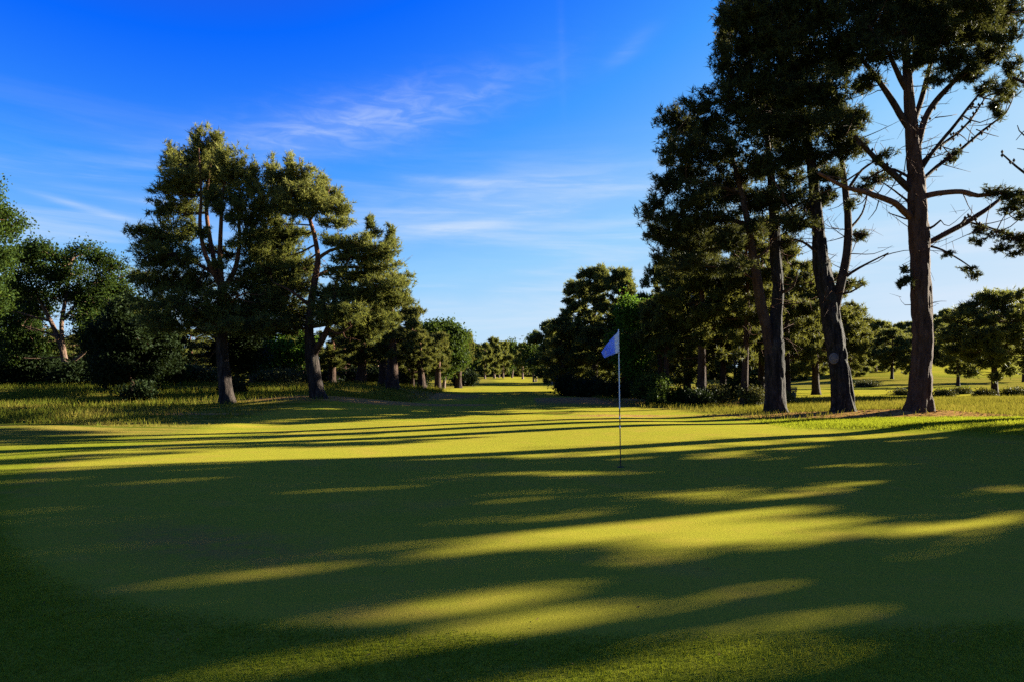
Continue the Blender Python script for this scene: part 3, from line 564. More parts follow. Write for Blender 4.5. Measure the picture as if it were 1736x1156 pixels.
# ---- neighbour pine just past the right edge of the frame, its boughs hanging in
D = 20.0
T = Tree('pine_tree', base_at(1900, D), 'pine mostly beyond the right edge, only bare twiggy boughs with cones in view', 'tree', seed=24, leaf=M_NEEDLE_DK)
b = T.base
T.stem([(*(b + [0, 0, -.05]), .32), (*(b + [0, 0, 3]), .27), (*(b + [-.1, 0, 7]), .22), (*(b + [-.1, .2, 11]), .14), (*(b + [0, .2, 15]), .05)], 20, .06, .4, (0, .1, .2), 'trunk')
for pts, rs in (([(1885, 400), (1800, 330), (1736, 290), (1700, 262)], (4, 3, 2, 1.2)), ([(1880, 180), (1800, 150), (1745, 140), (1720, 128)], (5, 4, 3, 1.5)), ([(1880, 280), (1790, 240), (1735, 232), (1722, 215)], (3, 2, 1.2, .6)),
                ([(1800, 330), (1750, 262), (1726, 250)], (2, 1.2, .5)), ([(1790, 240), (1748, 222), (1724, 238)], (1.4, .9, .5)), ([(1890, 60), (1800, 20), (1745, 15)], (5, 3, 1.5))):
    T.stem(pxs(pts, D, rs), 8, .05, 0, (.1, .1), 'limb', .16, wob=.03)
cones = MB()
for q in smooth_path(pxs([(1800, 330), (1736, 290), (1700, 262)], D, (3, 2, 1.2)), .3):
    for j in range(2): cones.add(ocv * np.array([.05, .05, .07]) + q[:3] + nrm(T.rng.normal(size=3)) * .07, ocf, 0, False)
o = cones.build('pine_cones', M_CONE, T.root, T.base); o['kind'] = 'stuff'
pblobs(T, [(1800, 130, 40, 25), (1850, 80, 60, 40), (1930, 60, 70, 50), (1980, 130, 60, 40), (1850, -10, 60, 50), (1920, -60, 80, 50), (2000, 0, 70, 60), (1900, 180, 50, 20), (1980, 220, 50, 25), (1760, 135, 20, 10)], D, 2.0, dens=.55, tmean=.36, **kw)
T.done()

# ------------------------------------------------------------------ standing kinds for the middle and far distance
def auto_pine(name, base, H, cb, R, seed, leaf, bark, label, dens=1.0, ln=.24, wd=.055, flat=.30, top=.55, lean=0.0, nn=9, nt=6, forks=0, tmean=.5, group=None, tr=None, step=.62, blen=.95):
    """pine grown from trunk height, crown base and crown radius: whorls of boughs with flat needle pads"""
    T = Tree(name, base, label, 'tree', group, seed, bark, leaf); rng = T.rng; b = T.base
    tr = tr or H * .024 + .03
    zs = np.linspace(0, H, 7); wx = np.cumsum(rng.normal(0, .012 * H, 7)) * (zs / H); wy = np.cumsum(rng.normal(0, .012 * H, 7)) * (zs / H)
    ax = lambda z: np.array([np.interp(z, zs, wx) + lean * z, np.interp(z, zs, wy), z])
    T.stem([(*(b + ax(z) + [0, 0, -.06 if z == 0 else 0]), tr * (1 - .85 * (z / H)) + .01) for z in zs], 10, .05, .4, (.05, .2, .5, .7), 'trunk', .3)
    z = cb * H; asym = rng.uniform(.05, .28); a1 = rng.uniform(0, 6.28)
    while z < H * .97:
        t_ = (z - cb * H) / (H * (1 - cb))
        prof = R * (min(1, .55 + 1.6 * t_) if t_ < .3 else (1 - ((t_ - .3) / .7) ** 1.8 * (1 - top * .55)))
        k = max(3, int(rng.uniform(.6, 1.25) * (3.4 + 2.0 * prof)))
        a0 = rng.uniform(0, 6.28)
        for j in range(k):
            a = a0 + 6.283 * j / k + rng.normal(0, .35); L = prof * (1 + asym * math.cos(a - a1)) * rng.choice([.35, .7, .9, 1.0, 1.18], p=[.15, .25, .25, .25, .10]) * rng.uniform(.9, 1.1)
            br = max(.38, prof * rng.uniform(.20, .40)); p = ax(z) + [math.cos(a) * L * .75, math.sin(a) * L * .75, rng.normal(0, .30) * step + .10 * L]
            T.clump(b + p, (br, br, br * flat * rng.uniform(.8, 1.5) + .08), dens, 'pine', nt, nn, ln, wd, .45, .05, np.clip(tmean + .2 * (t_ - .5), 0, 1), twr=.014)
        z += step * rng.uniform(.8, 1.2) * (.7 + .12 * R)
    for j in range(3):
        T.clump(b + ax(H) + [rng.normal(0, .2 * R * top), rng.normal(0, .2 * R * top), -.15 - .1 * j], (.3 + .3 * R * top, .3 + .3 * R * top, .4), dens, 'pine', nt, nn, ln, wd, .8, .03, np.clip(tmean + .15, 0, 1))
    T.done(); return T.root
def auto_broad(name, base, H, cb, R, seed, leaf, bark, label, dens=1.0, sz=.16, nstem=3, nn=8, nt=7, tmean=.5, cat='tree', group=None, blobs=36, squash=1.0, tr=None):
    T = Tree(name, base, label, cat, group, seed, bark, leaf); rng = T.rng; b = T.base; tr = tr or H * .02 + .03
    if nstem == 1: T.stem([(*(b + [0, 0, -.05]), tr), (*(b + [.03 * H, 0, .35 * H]), tr * .7), (*(b + [0, .02 * H, .85 * H]), tr * .2)], 9, .04, .35, (0, .2), 'trunk', .25)
    else:
        T.stem([(*(b + [0, 0, -.05]), tr), (*(b + [.01 * H, 0, .10 * H]), tr * .9), (*(b + [.01 * H, 0, .18 * H]), tr * .75)], 9, .04, .35, (0, .2), 'trunk', .2)
        for j in range(nstem):
            a = 6.283 * j / nstem + rng.uniform(-.4, .4); s_ = R * .5
            T.stem([(*(b + [.01 * H, 0, .14 * H]), tr * .6), (*(b + [math.cos(a) * s_ * .45, math.sin(a) * s_ * .45, .40 * H]), tr * .42), (*(b + [math.cos(a) * s_, math.sin(a) * s_, .78 * H]), tr * .15)], 7, .04, 0, (.2, .4), 'limb', .25)
    for j in range(blobs):
        q = nrm(rng.normal(size=3)) * rng.uniform(.3, 1.25) ** .5
        zc = cb * H + (H - cb * H) * (.5 + .45 * q[2]); rr_ = R * rng.uniform(.15, .34)
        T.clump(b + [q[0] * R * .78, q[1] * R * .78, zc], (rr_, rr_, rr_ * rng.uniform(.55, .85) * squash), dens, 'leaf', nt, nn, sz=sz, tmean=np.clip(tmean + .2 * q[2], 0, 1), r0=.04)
    T.done(); return T.root
def bush(name, base, rx, h, seed, leaf, label, cat='bush', group=None, sz=.12, dens=.8, tmean=.45, n=7, flower=False):
    T = Tree(name, base, label, cat, group, seed, M_BARK, leaf); rng = T.rng; b = T.base; sm = MB()
    for j in range(5):
        a = rng.uniform(0, 6.28); T.stem([(*(b + [0, 0, -.03]), .03), (*(b + [math.cos(a) * rx * .3, math.sin(a) * rx * .3, h * .35]), .02), (*(b + [math.cos(a) * rx * .55, math.sin(a) * rx * .55, h * .7]), .01)], 5, 0, 0, .1, mb=sm, step=.2)
    sm.build('stems', M_BARK, T.root, T.base)
    fl = MB()
    for j in range(n):
        a = rng.uniform(0, 6.28); rad = rng.uniform(.1, .65) * rx; rr_ = rx * rng.uniform(.35, .55); zc = h * rng.uniform(.3, .68)
        c = b + [math.cos(a) * rad, math.sin(a) * rad, zc]; T.clump(c, (rr_, rr_, h * rng.uniform(.28, .4)), dens, 'leaf', 8, 9, sz=sz, tmean=tmean, r0=.02)
        if flower: leaves(fl, c + nrm(rng.normal(size=(10, 3))) * [rr_, rr_, h * .36], rng, 6, .11, .09)
    T.done('foliage')
    if flower: fl.build('flowers', M_FLOWER, T.root, T.base)
    return T.root
def hpx(px, d, ytop): b = base_at(px, d); return CAM_H + (HY - ytop) / F * d - b[2]

# prototypes stand at their first place; later ones are copies
protos = {}
def put(kind, px, d, ytop, wpx, label, rz=0.0, group=None):
    """place a copy of a kind so that its crown top reaches ytop and its crown is wpx wide"""
    b = base_at(px, d); H = hpx(px, d, ytop); R = wpx / 2 / F * d
    root, H0, R0 = protos[kind]; sz_, sx = H / H0, R / R0
    return dup(root, tuple(b), rz, (sx, sx, sz_), label, group)
def first(kind, px, d, ytop, wpx, label, fn, **kw_):
    b = base_at(px, d); H = hpx(px, d, ytop); R = wpx / 2 / F * d
    r = fn('pine_tree' if fn is auto_pine else 'leafy_tree', b, H, R=R, label=label, **kw_); protos[kind] = (r, H, R); return r

# right-hand wood behind the big pines
first('low', 1008, 41, 455, 120, 'dense dark pine with crown down to the ground, tallest behind the flag', auto_pine, cb=.10, seed=31, leaf=M_NEEDLE, bark=M_BARK, dens=.95, tmean=.42, wd=.062, flat=.42, top=.8)
first('olive', 1190, 29, 400, 190, 'olive pine with low boughs and dark slanting trunk behind the double-trunked pine', auto_pine, cb=.30, seed=32, leaf=M_NEEDLE_OL, bark=M_BARK, dens=.95, ln=.2, wd=.045, tmean=.35, lean=-.03, nn=10)
first('tier', 1383, 38, 445, 165, 'olive tiered pine between the double trunk and the scarred leaning trunk', auto_pine, cb=.20, seed=33, leaf=M_NEEDLE_OL, bark=M_BARK, dens=.95, tmean=.4, flat=.24)
put('low', 955, 42, 540, 70, 'short dark pine at the left end of the wood right of the fairway', 1.0)
put('low', 1058, 40, 458, 100, 'dense dark pine just right of the flag pole, crown to the ground', 2.2)
put('low', 978, 43, 480, 100, 'dense dark pine left of the flag, crown with a notched top', 4.0)
put('olive', 1262, 27.5, 385, 150, 'olive pine with a leaning orange-brown trunk left of the double trunk', 1.2)
put('olive', 1130, 31, 455, 130, 'olive pine above the pale green shrub right of the flag', 3.3)
put('tier', 1336, 33, 410, 130, 'upright pine close behind the double trunk, its straight trunk showing right of it', 2.0)
put('tier', 1440, 42, 515, 70, 'small olive pine showing right of the scarred leaning trunk', 4.4)
put('tier', 1290, 40, 375, 150, 'pine filling the gap behind the double trunk', 5.1)
put('olive', 1225, 34, 490, 140, 'pine deep in the wood behind the leaning orange trunk', 2.6)
put('olive', 1120, 36, 450, 110, 'pine deep in the wood behind the bright leafy tree', 5.5)
put('low', 1165, 38, 430, 130, 'dark pine at the back of the wood right of the flag', .4)
first('leafy', 1072, 33.5, 505, 80, 'bright green leafy tree right behind the flag', auto_broad, cb=.12, seed=35, leaf=M_LEAF_BR, bark=M_BARK, dens=1.0, sz=.17, tmean=.35)
# right background across the far fairway
first('umbrella', 1686, 37, 497, 165, 'wide spreading low pine standing in the open at the right edge', auto_pine, cb=.24, seed=36, leaf=M_NEEDLE, bark=M_BARK, dens=1.0, ln=.22, wd=.055, tmean=.42, flat=.26, top=.9, step=.5, nn=9, nt=7)
put('umbrella', 1624, 52, 555, 90, 'olive pine half hidden behind the tallest trunk, right of it', 1.7)
put('umbrella', 1512, 66, 560, 78, 'dark pine with paired trunks left of the tallest trunk, across the far fairway', 2.9)
put('umbrella', 1543, 64, 575, 60, 'small dark pine partly behind the tallest trunk across the far fairway', 4.1)
put('tier', 1452, 75, 580, 40, 'distant small pine between the leaning trunk and the paired-trunk pine', .7)
put('umbrella', 1735, 60, 560, 70, 'pine cut by the right edge beyond the spreading pine', 3.6)
# down the fairway
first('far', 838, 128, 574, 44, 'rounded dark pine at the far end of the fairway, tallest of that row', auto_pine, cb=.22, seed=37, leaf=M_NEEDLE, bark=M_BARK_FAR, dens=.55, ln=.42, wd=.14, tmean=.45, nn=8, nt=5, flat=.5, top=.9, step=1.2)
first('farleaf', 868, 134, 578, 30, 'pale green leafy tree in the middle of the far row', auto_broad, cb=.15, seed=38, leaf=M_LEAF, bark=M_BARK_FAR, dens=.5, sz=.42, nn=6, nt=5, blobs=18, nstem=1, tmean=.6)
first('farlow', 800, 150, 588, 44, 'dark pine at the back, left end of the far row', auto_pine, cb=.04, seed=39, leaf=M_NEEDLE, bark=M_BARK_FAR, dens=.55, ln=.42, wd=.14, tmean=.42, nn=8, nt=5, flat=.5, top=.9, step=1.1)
put('far', 822, 124, 582, 34, 'dark pine at the left end of the far row', 1.1)
put('far', 853, 130, 580, 36, 'dark pine just right of the tallest one in the far row', 2.3)
put('farleaf', 846, 136, 584, 34, 'leafy tree behind the dark pines of the far row', 1.5)
put('far', 886, 122, 582, 40, 'orange-tinged pine with a bare trunk near the right end of the far row', 3.1)
put('farleaf', 905, 92, 572, 40, 'dark leafy tree standing forward at the right end of the far row', 2.0)
put('far', 909, 96, 563, 30, 'spire-topped pine rising behind the leafy tree at the right end of the far row', 4.2)
put('far', 936, 70, 560, 46, 'dark pine where the right-hand wood meets the far row', 5.0)
put('far', 800, 116, 585, 40, 'dark pine where the left-hand trees meet the far row', .3)
for k in range(9):
    put('farlow', 806 + 15 * k, 150 + 6 * (k % 3), 584 + 4 * (k % 2), 40, 'dark backing pine behind the far row at the end of the fairway', .8 * k, 'backing pines at the end of the fairway')
# left of the fairway
first('mid', 666, 36, 503, 120, 'olive pine with the thickest dark trunk of the group right of the mound', auto_pine, cb=.36, seed=41, leaf=M_NEEDLE_OL, bark=M_BARK, dens=1.0, ln=.22, wd=.055, tmean=.5, top=.9, nn=9, tr=.34)
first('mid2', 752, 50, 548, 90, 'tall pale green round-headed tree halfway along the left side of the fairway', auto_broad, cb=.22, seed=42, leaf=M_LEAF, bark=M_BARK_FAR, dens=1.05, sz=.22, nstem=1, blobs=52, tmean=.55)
put('mid', 612, 40, 545, 110, 'golden-olive pine with a pale sunlit trunk just right of the spreading pine', 1.9)
put('mid', 562, 42, 560, 90, 'olive pine with slim pale trunk close behind the spreading pine', 3.0)
put('mid', 650, 38.5, 520, 90, 'pine with a slim leaning trunk just left of the thickest trunk', 4.1)
put('tier', 700, 42, 545, 80, 'dark pine with low boughs right of the thickest trunk', 2.4)
put('mid', 715, 41, 570, 80, 'dark pine with paired trunks at the fairway edge', 5.2)
put('mid', 742, 46, 568, 66, 'shadowed pine in front of the pale round-headed tree', .8)
put('mid2', 722, 55, 556, 70, 'pale green tree behind the paired trunks at the fairway edge', 2.2)
put('mid', 777, 52, 575, 66, 'golden pine with a pale trunk at the far right of the left-hand group', 2.7)
put('far', 792, 66, 566, 34, 'dark pine with a pointed head behind the golden pine', 1.6)
put('mid2', 783, 70, 582, 60, 'leafy tree behind the golden pine', 4.4)
put('mid', 800, 74, 590, 50, 'small pine last in the left-hand group by the fairway', 3.7)
put('mid', 690, 52, 525, 90, 'pine standing behind the thickest trunk', 1.3)
# left background wood
D = 35.0
T = Tree('leafy_tree', base_at(111, D), 'leafy tree with pinkish sunlit trunk forking above a dark hollow', 'tree', None, 43, M_BARK_L, M_LEAF)
by = HY + (CAM_H - T.base[2]) * F / D
T.stem(pxs([(112, by + 4), (111, 630), (110, 612), (104, 588), (97, 570), (86, 545), (70, 515), (52, 480), (40, 450)], D, (6.5, 5.5, 5, 4, 3, 2, 1)), 12, .07, .4, (0, .2, .2), 'trunk', .12)
for pts, rs in (([(110, 610), (107, 580), (105, 550), (110, 510), (118, 470), (122, 440)], (4, 3.4, 2.6, 1)), ([(112, 618), (122, 611), (136, 603), (152, 590), (175, 560), (190, 530)], (3, 2.6, 2, 1)), ([(98, 572), (85, 566), (66, 560), (40, 552)], (2.4, 1.8, .8)), ([(86, 545), (62, 540), (30, 530), (5, 528)], (2, 1.5, .7)), ([(105, 545), (130, 515), (155, 480)], (2.4, 1.8, .8))):
    T.stem(pxs(pts, D, rs), 7, .05, 0, (.2, .3), 'limb', .16, wob=.03)
pblobs(T, [(18, 442, 22, 14), (45, 432, 20, 12), (62, 420, 16, 9), (88, 432, 20, 10), (112, 440, 16, 10), (138, 430, 16, 10), (152, 420, 12, 7), (166, 436, 16, 10), (192, 452, 18, 11), (212, 468, 12, 8), (30, 468, 24, 14), (65, 458, 22, 14), (100, 466, 22, 14), (135, 462, 22, 14), (170, 474, 24, 14), (205, 490, 16, 10),
           (20, 492, 20, 10), (58, 492, 20, 10), (92, 500, 20, 12), (128, 498, 24, 14), (165, 508, 24, 12), (195, 515, 20, 10), (10, 545, 20, 8), (48, 535, 18, 7), (75, 522, 14, 8), (140, 535, 22, 12), (175, 545, 24, 12), (30, 575, 24, 9), (66, 585, 22, 8), (150, 565, 20, 10), (185, 580, 22, 12), (12, 600, 18, 8), (60, 560, 16, 6)],
       D, 1.6, kind='leaf', dens=.95, nt=7, nn=7, sz=.13, tmean=.36, var=.4, skip=.03, grow=1.15, twr=.013)
T.dead_twigs(40, .6, 1.6); T.done()
first('oak', 28, 40, 470, 90, 'dark leafy tree behind the boughs at the left edge', auto_broad, cb=.15, seed=46, leaf=M_LEAF_DK, bark=M_BARK, dens=.75, sz=.16, nstem=4, blobs=70, tmean=.3, tr=.12)
first('edgeleaf', -44, 30, 288, 150, 'tall leafy tree cut by the left edge, its sunlit crown highest there', auto_broad, cb=.30, seed=47, leaf=M_LEAF, bark=M_BARK, dens=.7, sz=.13, nstem=3, blobs=90, tmean=.55, tr=.14)
put('oak', 175, 41, 470, 90, 'dark leafy tree behind the branches right of the forked pinkish trunk', 4.6)
first('darkbush', 222, 28.5, 505, 135, 'dark many-stemmed leafy tree left of the four-stemmed pine', auto_broad, cb=.14, seed=44, leaf=M_LEAF_DK, bark=M_BARK, dens=1.3, sz=.15, nstem=4, blobs=56, tmean=.3, tr=.10)
put('darkbush', 180, 30, 535, 60, 'dark leafy thicket tree under the leafy crowns', 1.2)
put('darkbush', 268, 31, 530, 100, 'dark leafy tree behind the left boughs of the four-stemmed pine', 2.9)
put('oak', 400, 33, 520, 110, 'leafy tree with curved dark trunk just behind the four-stemmed pine', .9)
first('brightleaf', 478, 40, 560, 110, 'bright green sunlit leafy tree between the two big left pines', auto_broad, cb=.10, seed=45, leaf=M_LEAF_BR, bark=M_BARK_L, dens=1.0, sz=.18, nstem=3, blobs=26, tmean=.5, tr=.08)
lefts = [(-30, 52, 560, 90, 'mid', 'left edge of the wood'), (20, 58, 570, 80, 'mid', 'wood just inside the left edge'), (62, 54, 575, 80, 'mid', 'wood left of the forked pinkish trunk'), (92, 62, 560, 90, 'tier', 'wood right behind the forked pinkish trunk'),
         (140, 56, 570, 80, 'mid', 'wood right of the forked pinkish trunk'), (185, 60, 565, 90, 'tier', 'wood behind the dark thicket'), (232, 55, 570, 80, 'mid', 'wood behind the many-stemmed dark tree'), (285, 52, 565, 90, 'mid', 'wood left of the four-stemmed trunk'),
         (325, 58, 560, 90, 'tier', 'wood close left of the four-stemmed trunk'), (430, 58, 560, 90, 'mid', 'wood right of the four-stemmed trunk'), (455, 50, 585, 70, 'mid', 'wood left of the bright leafy tree'), (510, 56, 565, 90, 'mid', 'wood left of the spreading pine'),
         (585, 60, 560, 90, 'tier', 'wood right behind the spreading pine'), (635, 64, 560, 90, 'tier', 'wood behind the slim leaning trunk')]
for k, (px, d, yt, wd_, kd, where) in enumerate(lefts):
    put(kd, px, d, yt, wd_, 'background pine in the %s' % where, 1.1 * k, 'pines of the wood behind the left bank')
# dense dark wood closing the view far left and right
for k in range(26):
    px = -80 + 30 * k; d = 78 + 9 * (k % 3); put('farlow', px, d, 568 + 8 * ((k * 7) % 4), 70, 'far dark pine closing the wood behind the left bank', .7 * k, 'far pines behind the left wood')
for k in range(17):
    px = 940 + 34 * k; d = 72 + 8 * (k % 3); put('farlow', px, d, 545 + 9 * ((k * 5) % 4), 80, 'far dark pine closing the wood behind the flag', .9 * k, 'far pines behind the right wood')
# wooded hill, right
rng = np.random.default_rng(5)
for k in range(96):
    row = k % 4; px = 1425 + 3.6 * k + rng.uniform(-5, 5); d = (118, 150, 190, 235)[row] + rng.uniform(-9, 9)
    ridge = np.interp(px, [1440, 1470, 1490, 1530, 1580, 1610, 1640, 1700, 1780], [596, 570, 552, 547, 538, 524, 520, 532, 542])
    b_ = base_at(px, d); foot = HY - (b_[2] - CAM_H) * F / d
    yt = min(ridge + (3 - row) * 12 + rng.uniform(-3, 6), foot - 24); put('farlow', px, d, yt, rng.uniform(30, 48), 'small far pine on the wooded hill at the right', k * 1.3, 'pines on the wooded hill')

# ------------------------------------------------------------------ shrubs and undergrowth
bushes = [(1108, 29.5, 1.0, 1.25, M_LEAF, 'pale green sunlit shrub right of the flag, at the edge of the wood', .7), (1150, 29.6, .8, .62, M_LEAF, 'low green bush right of the pale green shrub', .45), (1185, 28.2, .8, .55, M_LEAF_DK, 'low dark bush under the olive pine', .3),
          (1218, 29.2, .75, .95, M_HEATH, 'upright olive bush left of the leaning orange trunk', .5), (1112, 28.2, .35, .4, M_LEAF, 'small pale leafy tuft in front of the pale green shrub', .7), (1285, 27.5, .8, .8, M_HEATH, 'brownish bush between the leaning trunk and the double trunk', .5),
          (1331, 30.0, .4, .32, M_HEATH, 'small bush at the foot of the bin', .5), (1050, 33, 1.2, 1.0, M_LEAF_DK, 'dark bush behind the flag pole', .3), (1002, 37, 1.1, .8, M_LEAF_DK, 'dark bush left of the flag pole', .3), (965, 38, 1.1, 1.0, M_LEAF_DK, 'dark bush at the left end of the right-hand wood', .3),
          (1085, 34, 1.0, 1.2, M_LEAF_DK, 'dark bush under the bright leafy tree', .3), (1250, 33, 1.2, 1.1, M_LEAF_DK, 'dark bush deep behind the leaning trunk', .3), (815 - 22, 62, 1.5, 1.2, M_LEAF_DK, 'dark round bush at the end of the left-hand trees', .3),
          (232, 26.0, .8, .7, M_LEAF_DK, 'low dark bush at the foot of the many-stemmed tree', .3), (395, 29, .7, .7, M_LEAF_DK, 'low dark bush behind the four-stemmed trunk', .3), (350, 38, 1.5, .9, M_HEATH, 'olive bush left behind the four-stemmed trunk', .6),
          (465, 37, 1.4, .7, M_HEATH, 'brownish low bush in the sun between the big left pines', .6), (500, 39, 1.2, .8, M_HEATH, 'brownish low bush left of the spreading pine', .6), (545, 43, 1.4, 1.1, M_LEAF_DK, 'dark bush right behind the spreading pine', .3),
          (628, 46, 1.6, 1.4, M_LEAF_DK, 'dark bush left of the thickest trunk', .35), (690, 48, 1.6, 1.3, M_LEAF_DK, 'dark bush right of the thickest trunk', .35), (100, 36.5, 2.0, .5, M_LEAF_DK, 'low dark bush behind the forked pinkish trunk', .3), (30, 36, 2.4, 1.5, M_LEAF_DK, 'dark bush under the low boughs at the left edge', .3), (150, 35, 1.8, 1.2, M_LEAF_DK, 'dark bush right of the forked pinkish trunk', .3), (285, 36, 1.5, 1.0, M_LEAF, 'green bush between the thicket and the four-stemmed pine', .4)]
for k, (px, d, rx, h, lm, lab, tm) in enumerate(bushes): bush('bush', base_at(px, d), rx, h, 60 + k, lm, lab, tmean=tm, sz=.11 if d < 35 else .16)
bush('rhododendron', base_at(584, 44), 1.3, 1.3, 90, M_LEAF_DK, 'dark rhododendron with purple flowers between the trunks right of the spreading pine', 'bush', sz=.16, flower=True, tmean=.3)
for k, (px, d, rx, h, lab) in enumerate([(1598, 37.0, .65, .17, 'low heather mound just right of the tallest trunk'), (1628, 41, .6, .20, 'small heather mound behind the one right of the tallest trunk'), (1668, 36.5, .6, .20, 'heather mound at the foot of the spreading pine'),
                                         (1726, 37.5, 1.0, .26, 'broad dark heather mound at the right edge'), (1530, 39, .7, .12, 'flat heather patch left of the tallest trunk'), (1470, 52, 1.6, .25, 'rough heather patch on the far fairway left of the tallest trunk')]):
    bush('heather_clump', base_at(px, d), rx, h, 100 + k, M_HEATH, lab, 'heather', sz=.09, n=9, dens=1.6, tmean=.45)

# ------------------------------------------------------------------ pines beyond the right edge, whose shade lies across the green
hv = np.array([hx, hy, 0]); pv = np.array([-hy, hx, 0]); TEL = math.tan(SUN_EL)
# gaps in these crowns: sun patches on the green (centre and half-size as seen in the photograph), carried back along the sun's rays to the crowns
PATCHES = [(1290, 885, 170, 30), (1450, 910, 150, 16), (1060, 922, 190, 24), (1020, 956, 90, 5), (905, 888, 80, 8), (1140, 835, 70, 3), (1335, 827, 90, 6), (1710, 857, 70, 7), (1700, 882, 60, 4),
           (1200, 1078, 250, 70), (985, 1115, 90, 14), (372, 845, 80, 4), (500, 880, 90, 3), (40, 878, 60, 4), (590, 830, 70, 3), (860, 845, 80, 3), (800, 905, 110, 11), (850, 922, 110, 12), (645, 970, 60, 8),
           (375, 982, 60, 5), (590, 1088, 150, 16), (810, 1022, 80, 7), (1390, 785, 60, 5), (1000, 800, 130, 6), (1180, 805, 90, 4), (640, 800, 80, 3)]
def shade_ok(p):
    gnd = p - np.array(sun_dir) * (p[:, 2:3] / math.sin(SUN_EL)); y = np.maximum(gnd[:, 1], .6); px = CX + F * gnd[:, 0] / y; py = HY + F * CAM_H / y
    ok = np.ones(len(p), bool)
    for (cx_, cy_, rx_, ry_) in PATCHES: ok &= ((px - cx_) / (rx_ + .42 * (py - HY) / CAM_H)) ** 2 + ((py - cy_) / (ry_ + .27 * (py - HY) ** 2 / (F * CAM_H))) ** 2 > 1
    edge = np.interp(px, [-2000, 0, 480, 1060, 1250, 1530, 1736, 4000], [812, 806, 788, 774, 768, 752, 735, 735])
    return ok & (py > edge)
for k, (sc_, dT) in enumerate([(-5.5, 1), (-2.4, -1.5), (.6, 1.5), (3.4, -.5), (6.0, 1.5), (8.4, -1), (10.4, 1.0)]):
    bp = hv * (30 + dT) + pv * sc_; bp[2] = tz(bp[0], bp[1])
    T = Tree('pine_tree', bp, 'tall pine beyond the right edge, seen only by the shade it throws on the green', 'tree', 'shade pines beyond the right edge', 200 + k, M_BARK, M_NEEDLE_DK); rg = T.rng
    T.stem([(*(bp + [0, 0, -.05]), .30), (*(bp + [.1, 0, 5]), .25), (*(bp + [0, .2, 10]), .16), (*(bp + [.1, .1, 14.5]), .05)], 14, .05, .4, (0, .2, .5), 'trunk', .3)
    T.filter = shade_ok
    for j in range(160):
        zc = rg.uniform(2.2, 14.0); off = rg.uniform(-1.9, 1.9); offT = rg.normal(0, 1.2)
        T.clump(bp + pv * off + hv * offT + [0, 0, zc], (rg.uniform(.6, 1.0), rg.uniform(.6, 1.0), rg.uniform(.3, .5)), .50, 'pine', 4, 3, .34, .20)
    T.done()

# ------------------------------------------------------------------ grass that can be seen as blades
def blades(name, n, xr, yr, keep, hgt, wid, mat_, label, seed, lean=.35, wedge=None, hf=None):
    rg = np.random.default_rng(seed); x = rg.uniform(*xr, n); y = rg.uniform(*yr, n); k = keep(x, y) > rg.uniform(0, 1, n)
    if wedge: k &= np.abs(x) < wedge * y + .6
    x, y = x[k], y[k]; N = len(x); z = terrain(x, y); a = rg.uniform(0, 6.283, N); hh = hgt * rg.uniform(.5, 1.3, N) * (.6 + .8 * fbm(x * .8, y * .8, 21)); hh = hh * (hf(x, y) if hf else 1); l = rg.normal(0, lean, (N, 2)) * hh[:, None]
    wv = np.stack([np.cos(a), np.sin(a), 0 * a], -1) * (wid / 2); c = np.stack([x, y, z - .004], -1)
    V = np.stack([c - wv, c + wv, c + np.concatenate([l, hh[:, None]], 1)], 1).reshape(-1, 3)
    mb = MB(); ti = np.clip(fbm(x * .55, y * .55, 31) * 1.5 - .25 + rg.normal(0, .15, N), 0, 1); mb.add(V, np.arange(3 * N).reshape(-1, 3), 0, False, np.repeat(ti, 3))
    return tag(mb.build(name, mat_), label, 'grass', None, 'stuff')
blades('fringe_grass', 560000, (-6, 6), (2.5, 7.2), lambda x, y: S((green_d(x, y) - .985) / .04) * S((7.4 - y) / 2.2), .023, .0048, M_BLADE, 'short green fringe grass in front of the putting green', 1, wedge=.85)
blades('rough_grass', 150000, (-34, -4), (17.5, 46), lambda x, y: (1 - fair(x, y)) * S((green_d(x, y) - 1.15) / .55) * (1 - .85 * litter(x, y)) * S(fbm(x * .35, y * .35, 41) * 2.4 - .35), .19, .022, M_BLADE_DRY, 'long rough grass on the bank under the left trees', 2, wedge=.95, hf=lambda x, y: .30 + .9 * S((green_d(x, y) - 1.2) / 1.1) * (.5 + fbm(x * .25, y * .25, 51)))
blades('rough_grass', 150000, (4, 36), (20.2, 40), lambda x, y: (1 - fair(x, y)) * S((y - 20.4) / 1.5) * (1 - .9 * litter(x, y)) * S(fbm(x * .35, y * .35, 43) * 2.4 - .4), .15, .020, M_BLADE_DRY, 'long dry grass round and behind the big right pines', 3, wedge=.95)
blades('semi_rough_grass', 80000, (7, 17), (14.5, 20.5), lambda x, y: S((green_d(x, y) - 1.05) / .12) * S((x - 6) / 3), .06, .014, M_BLADE, 'bright green semi-rough grass along the right side of the green', 4, wedge=.95)

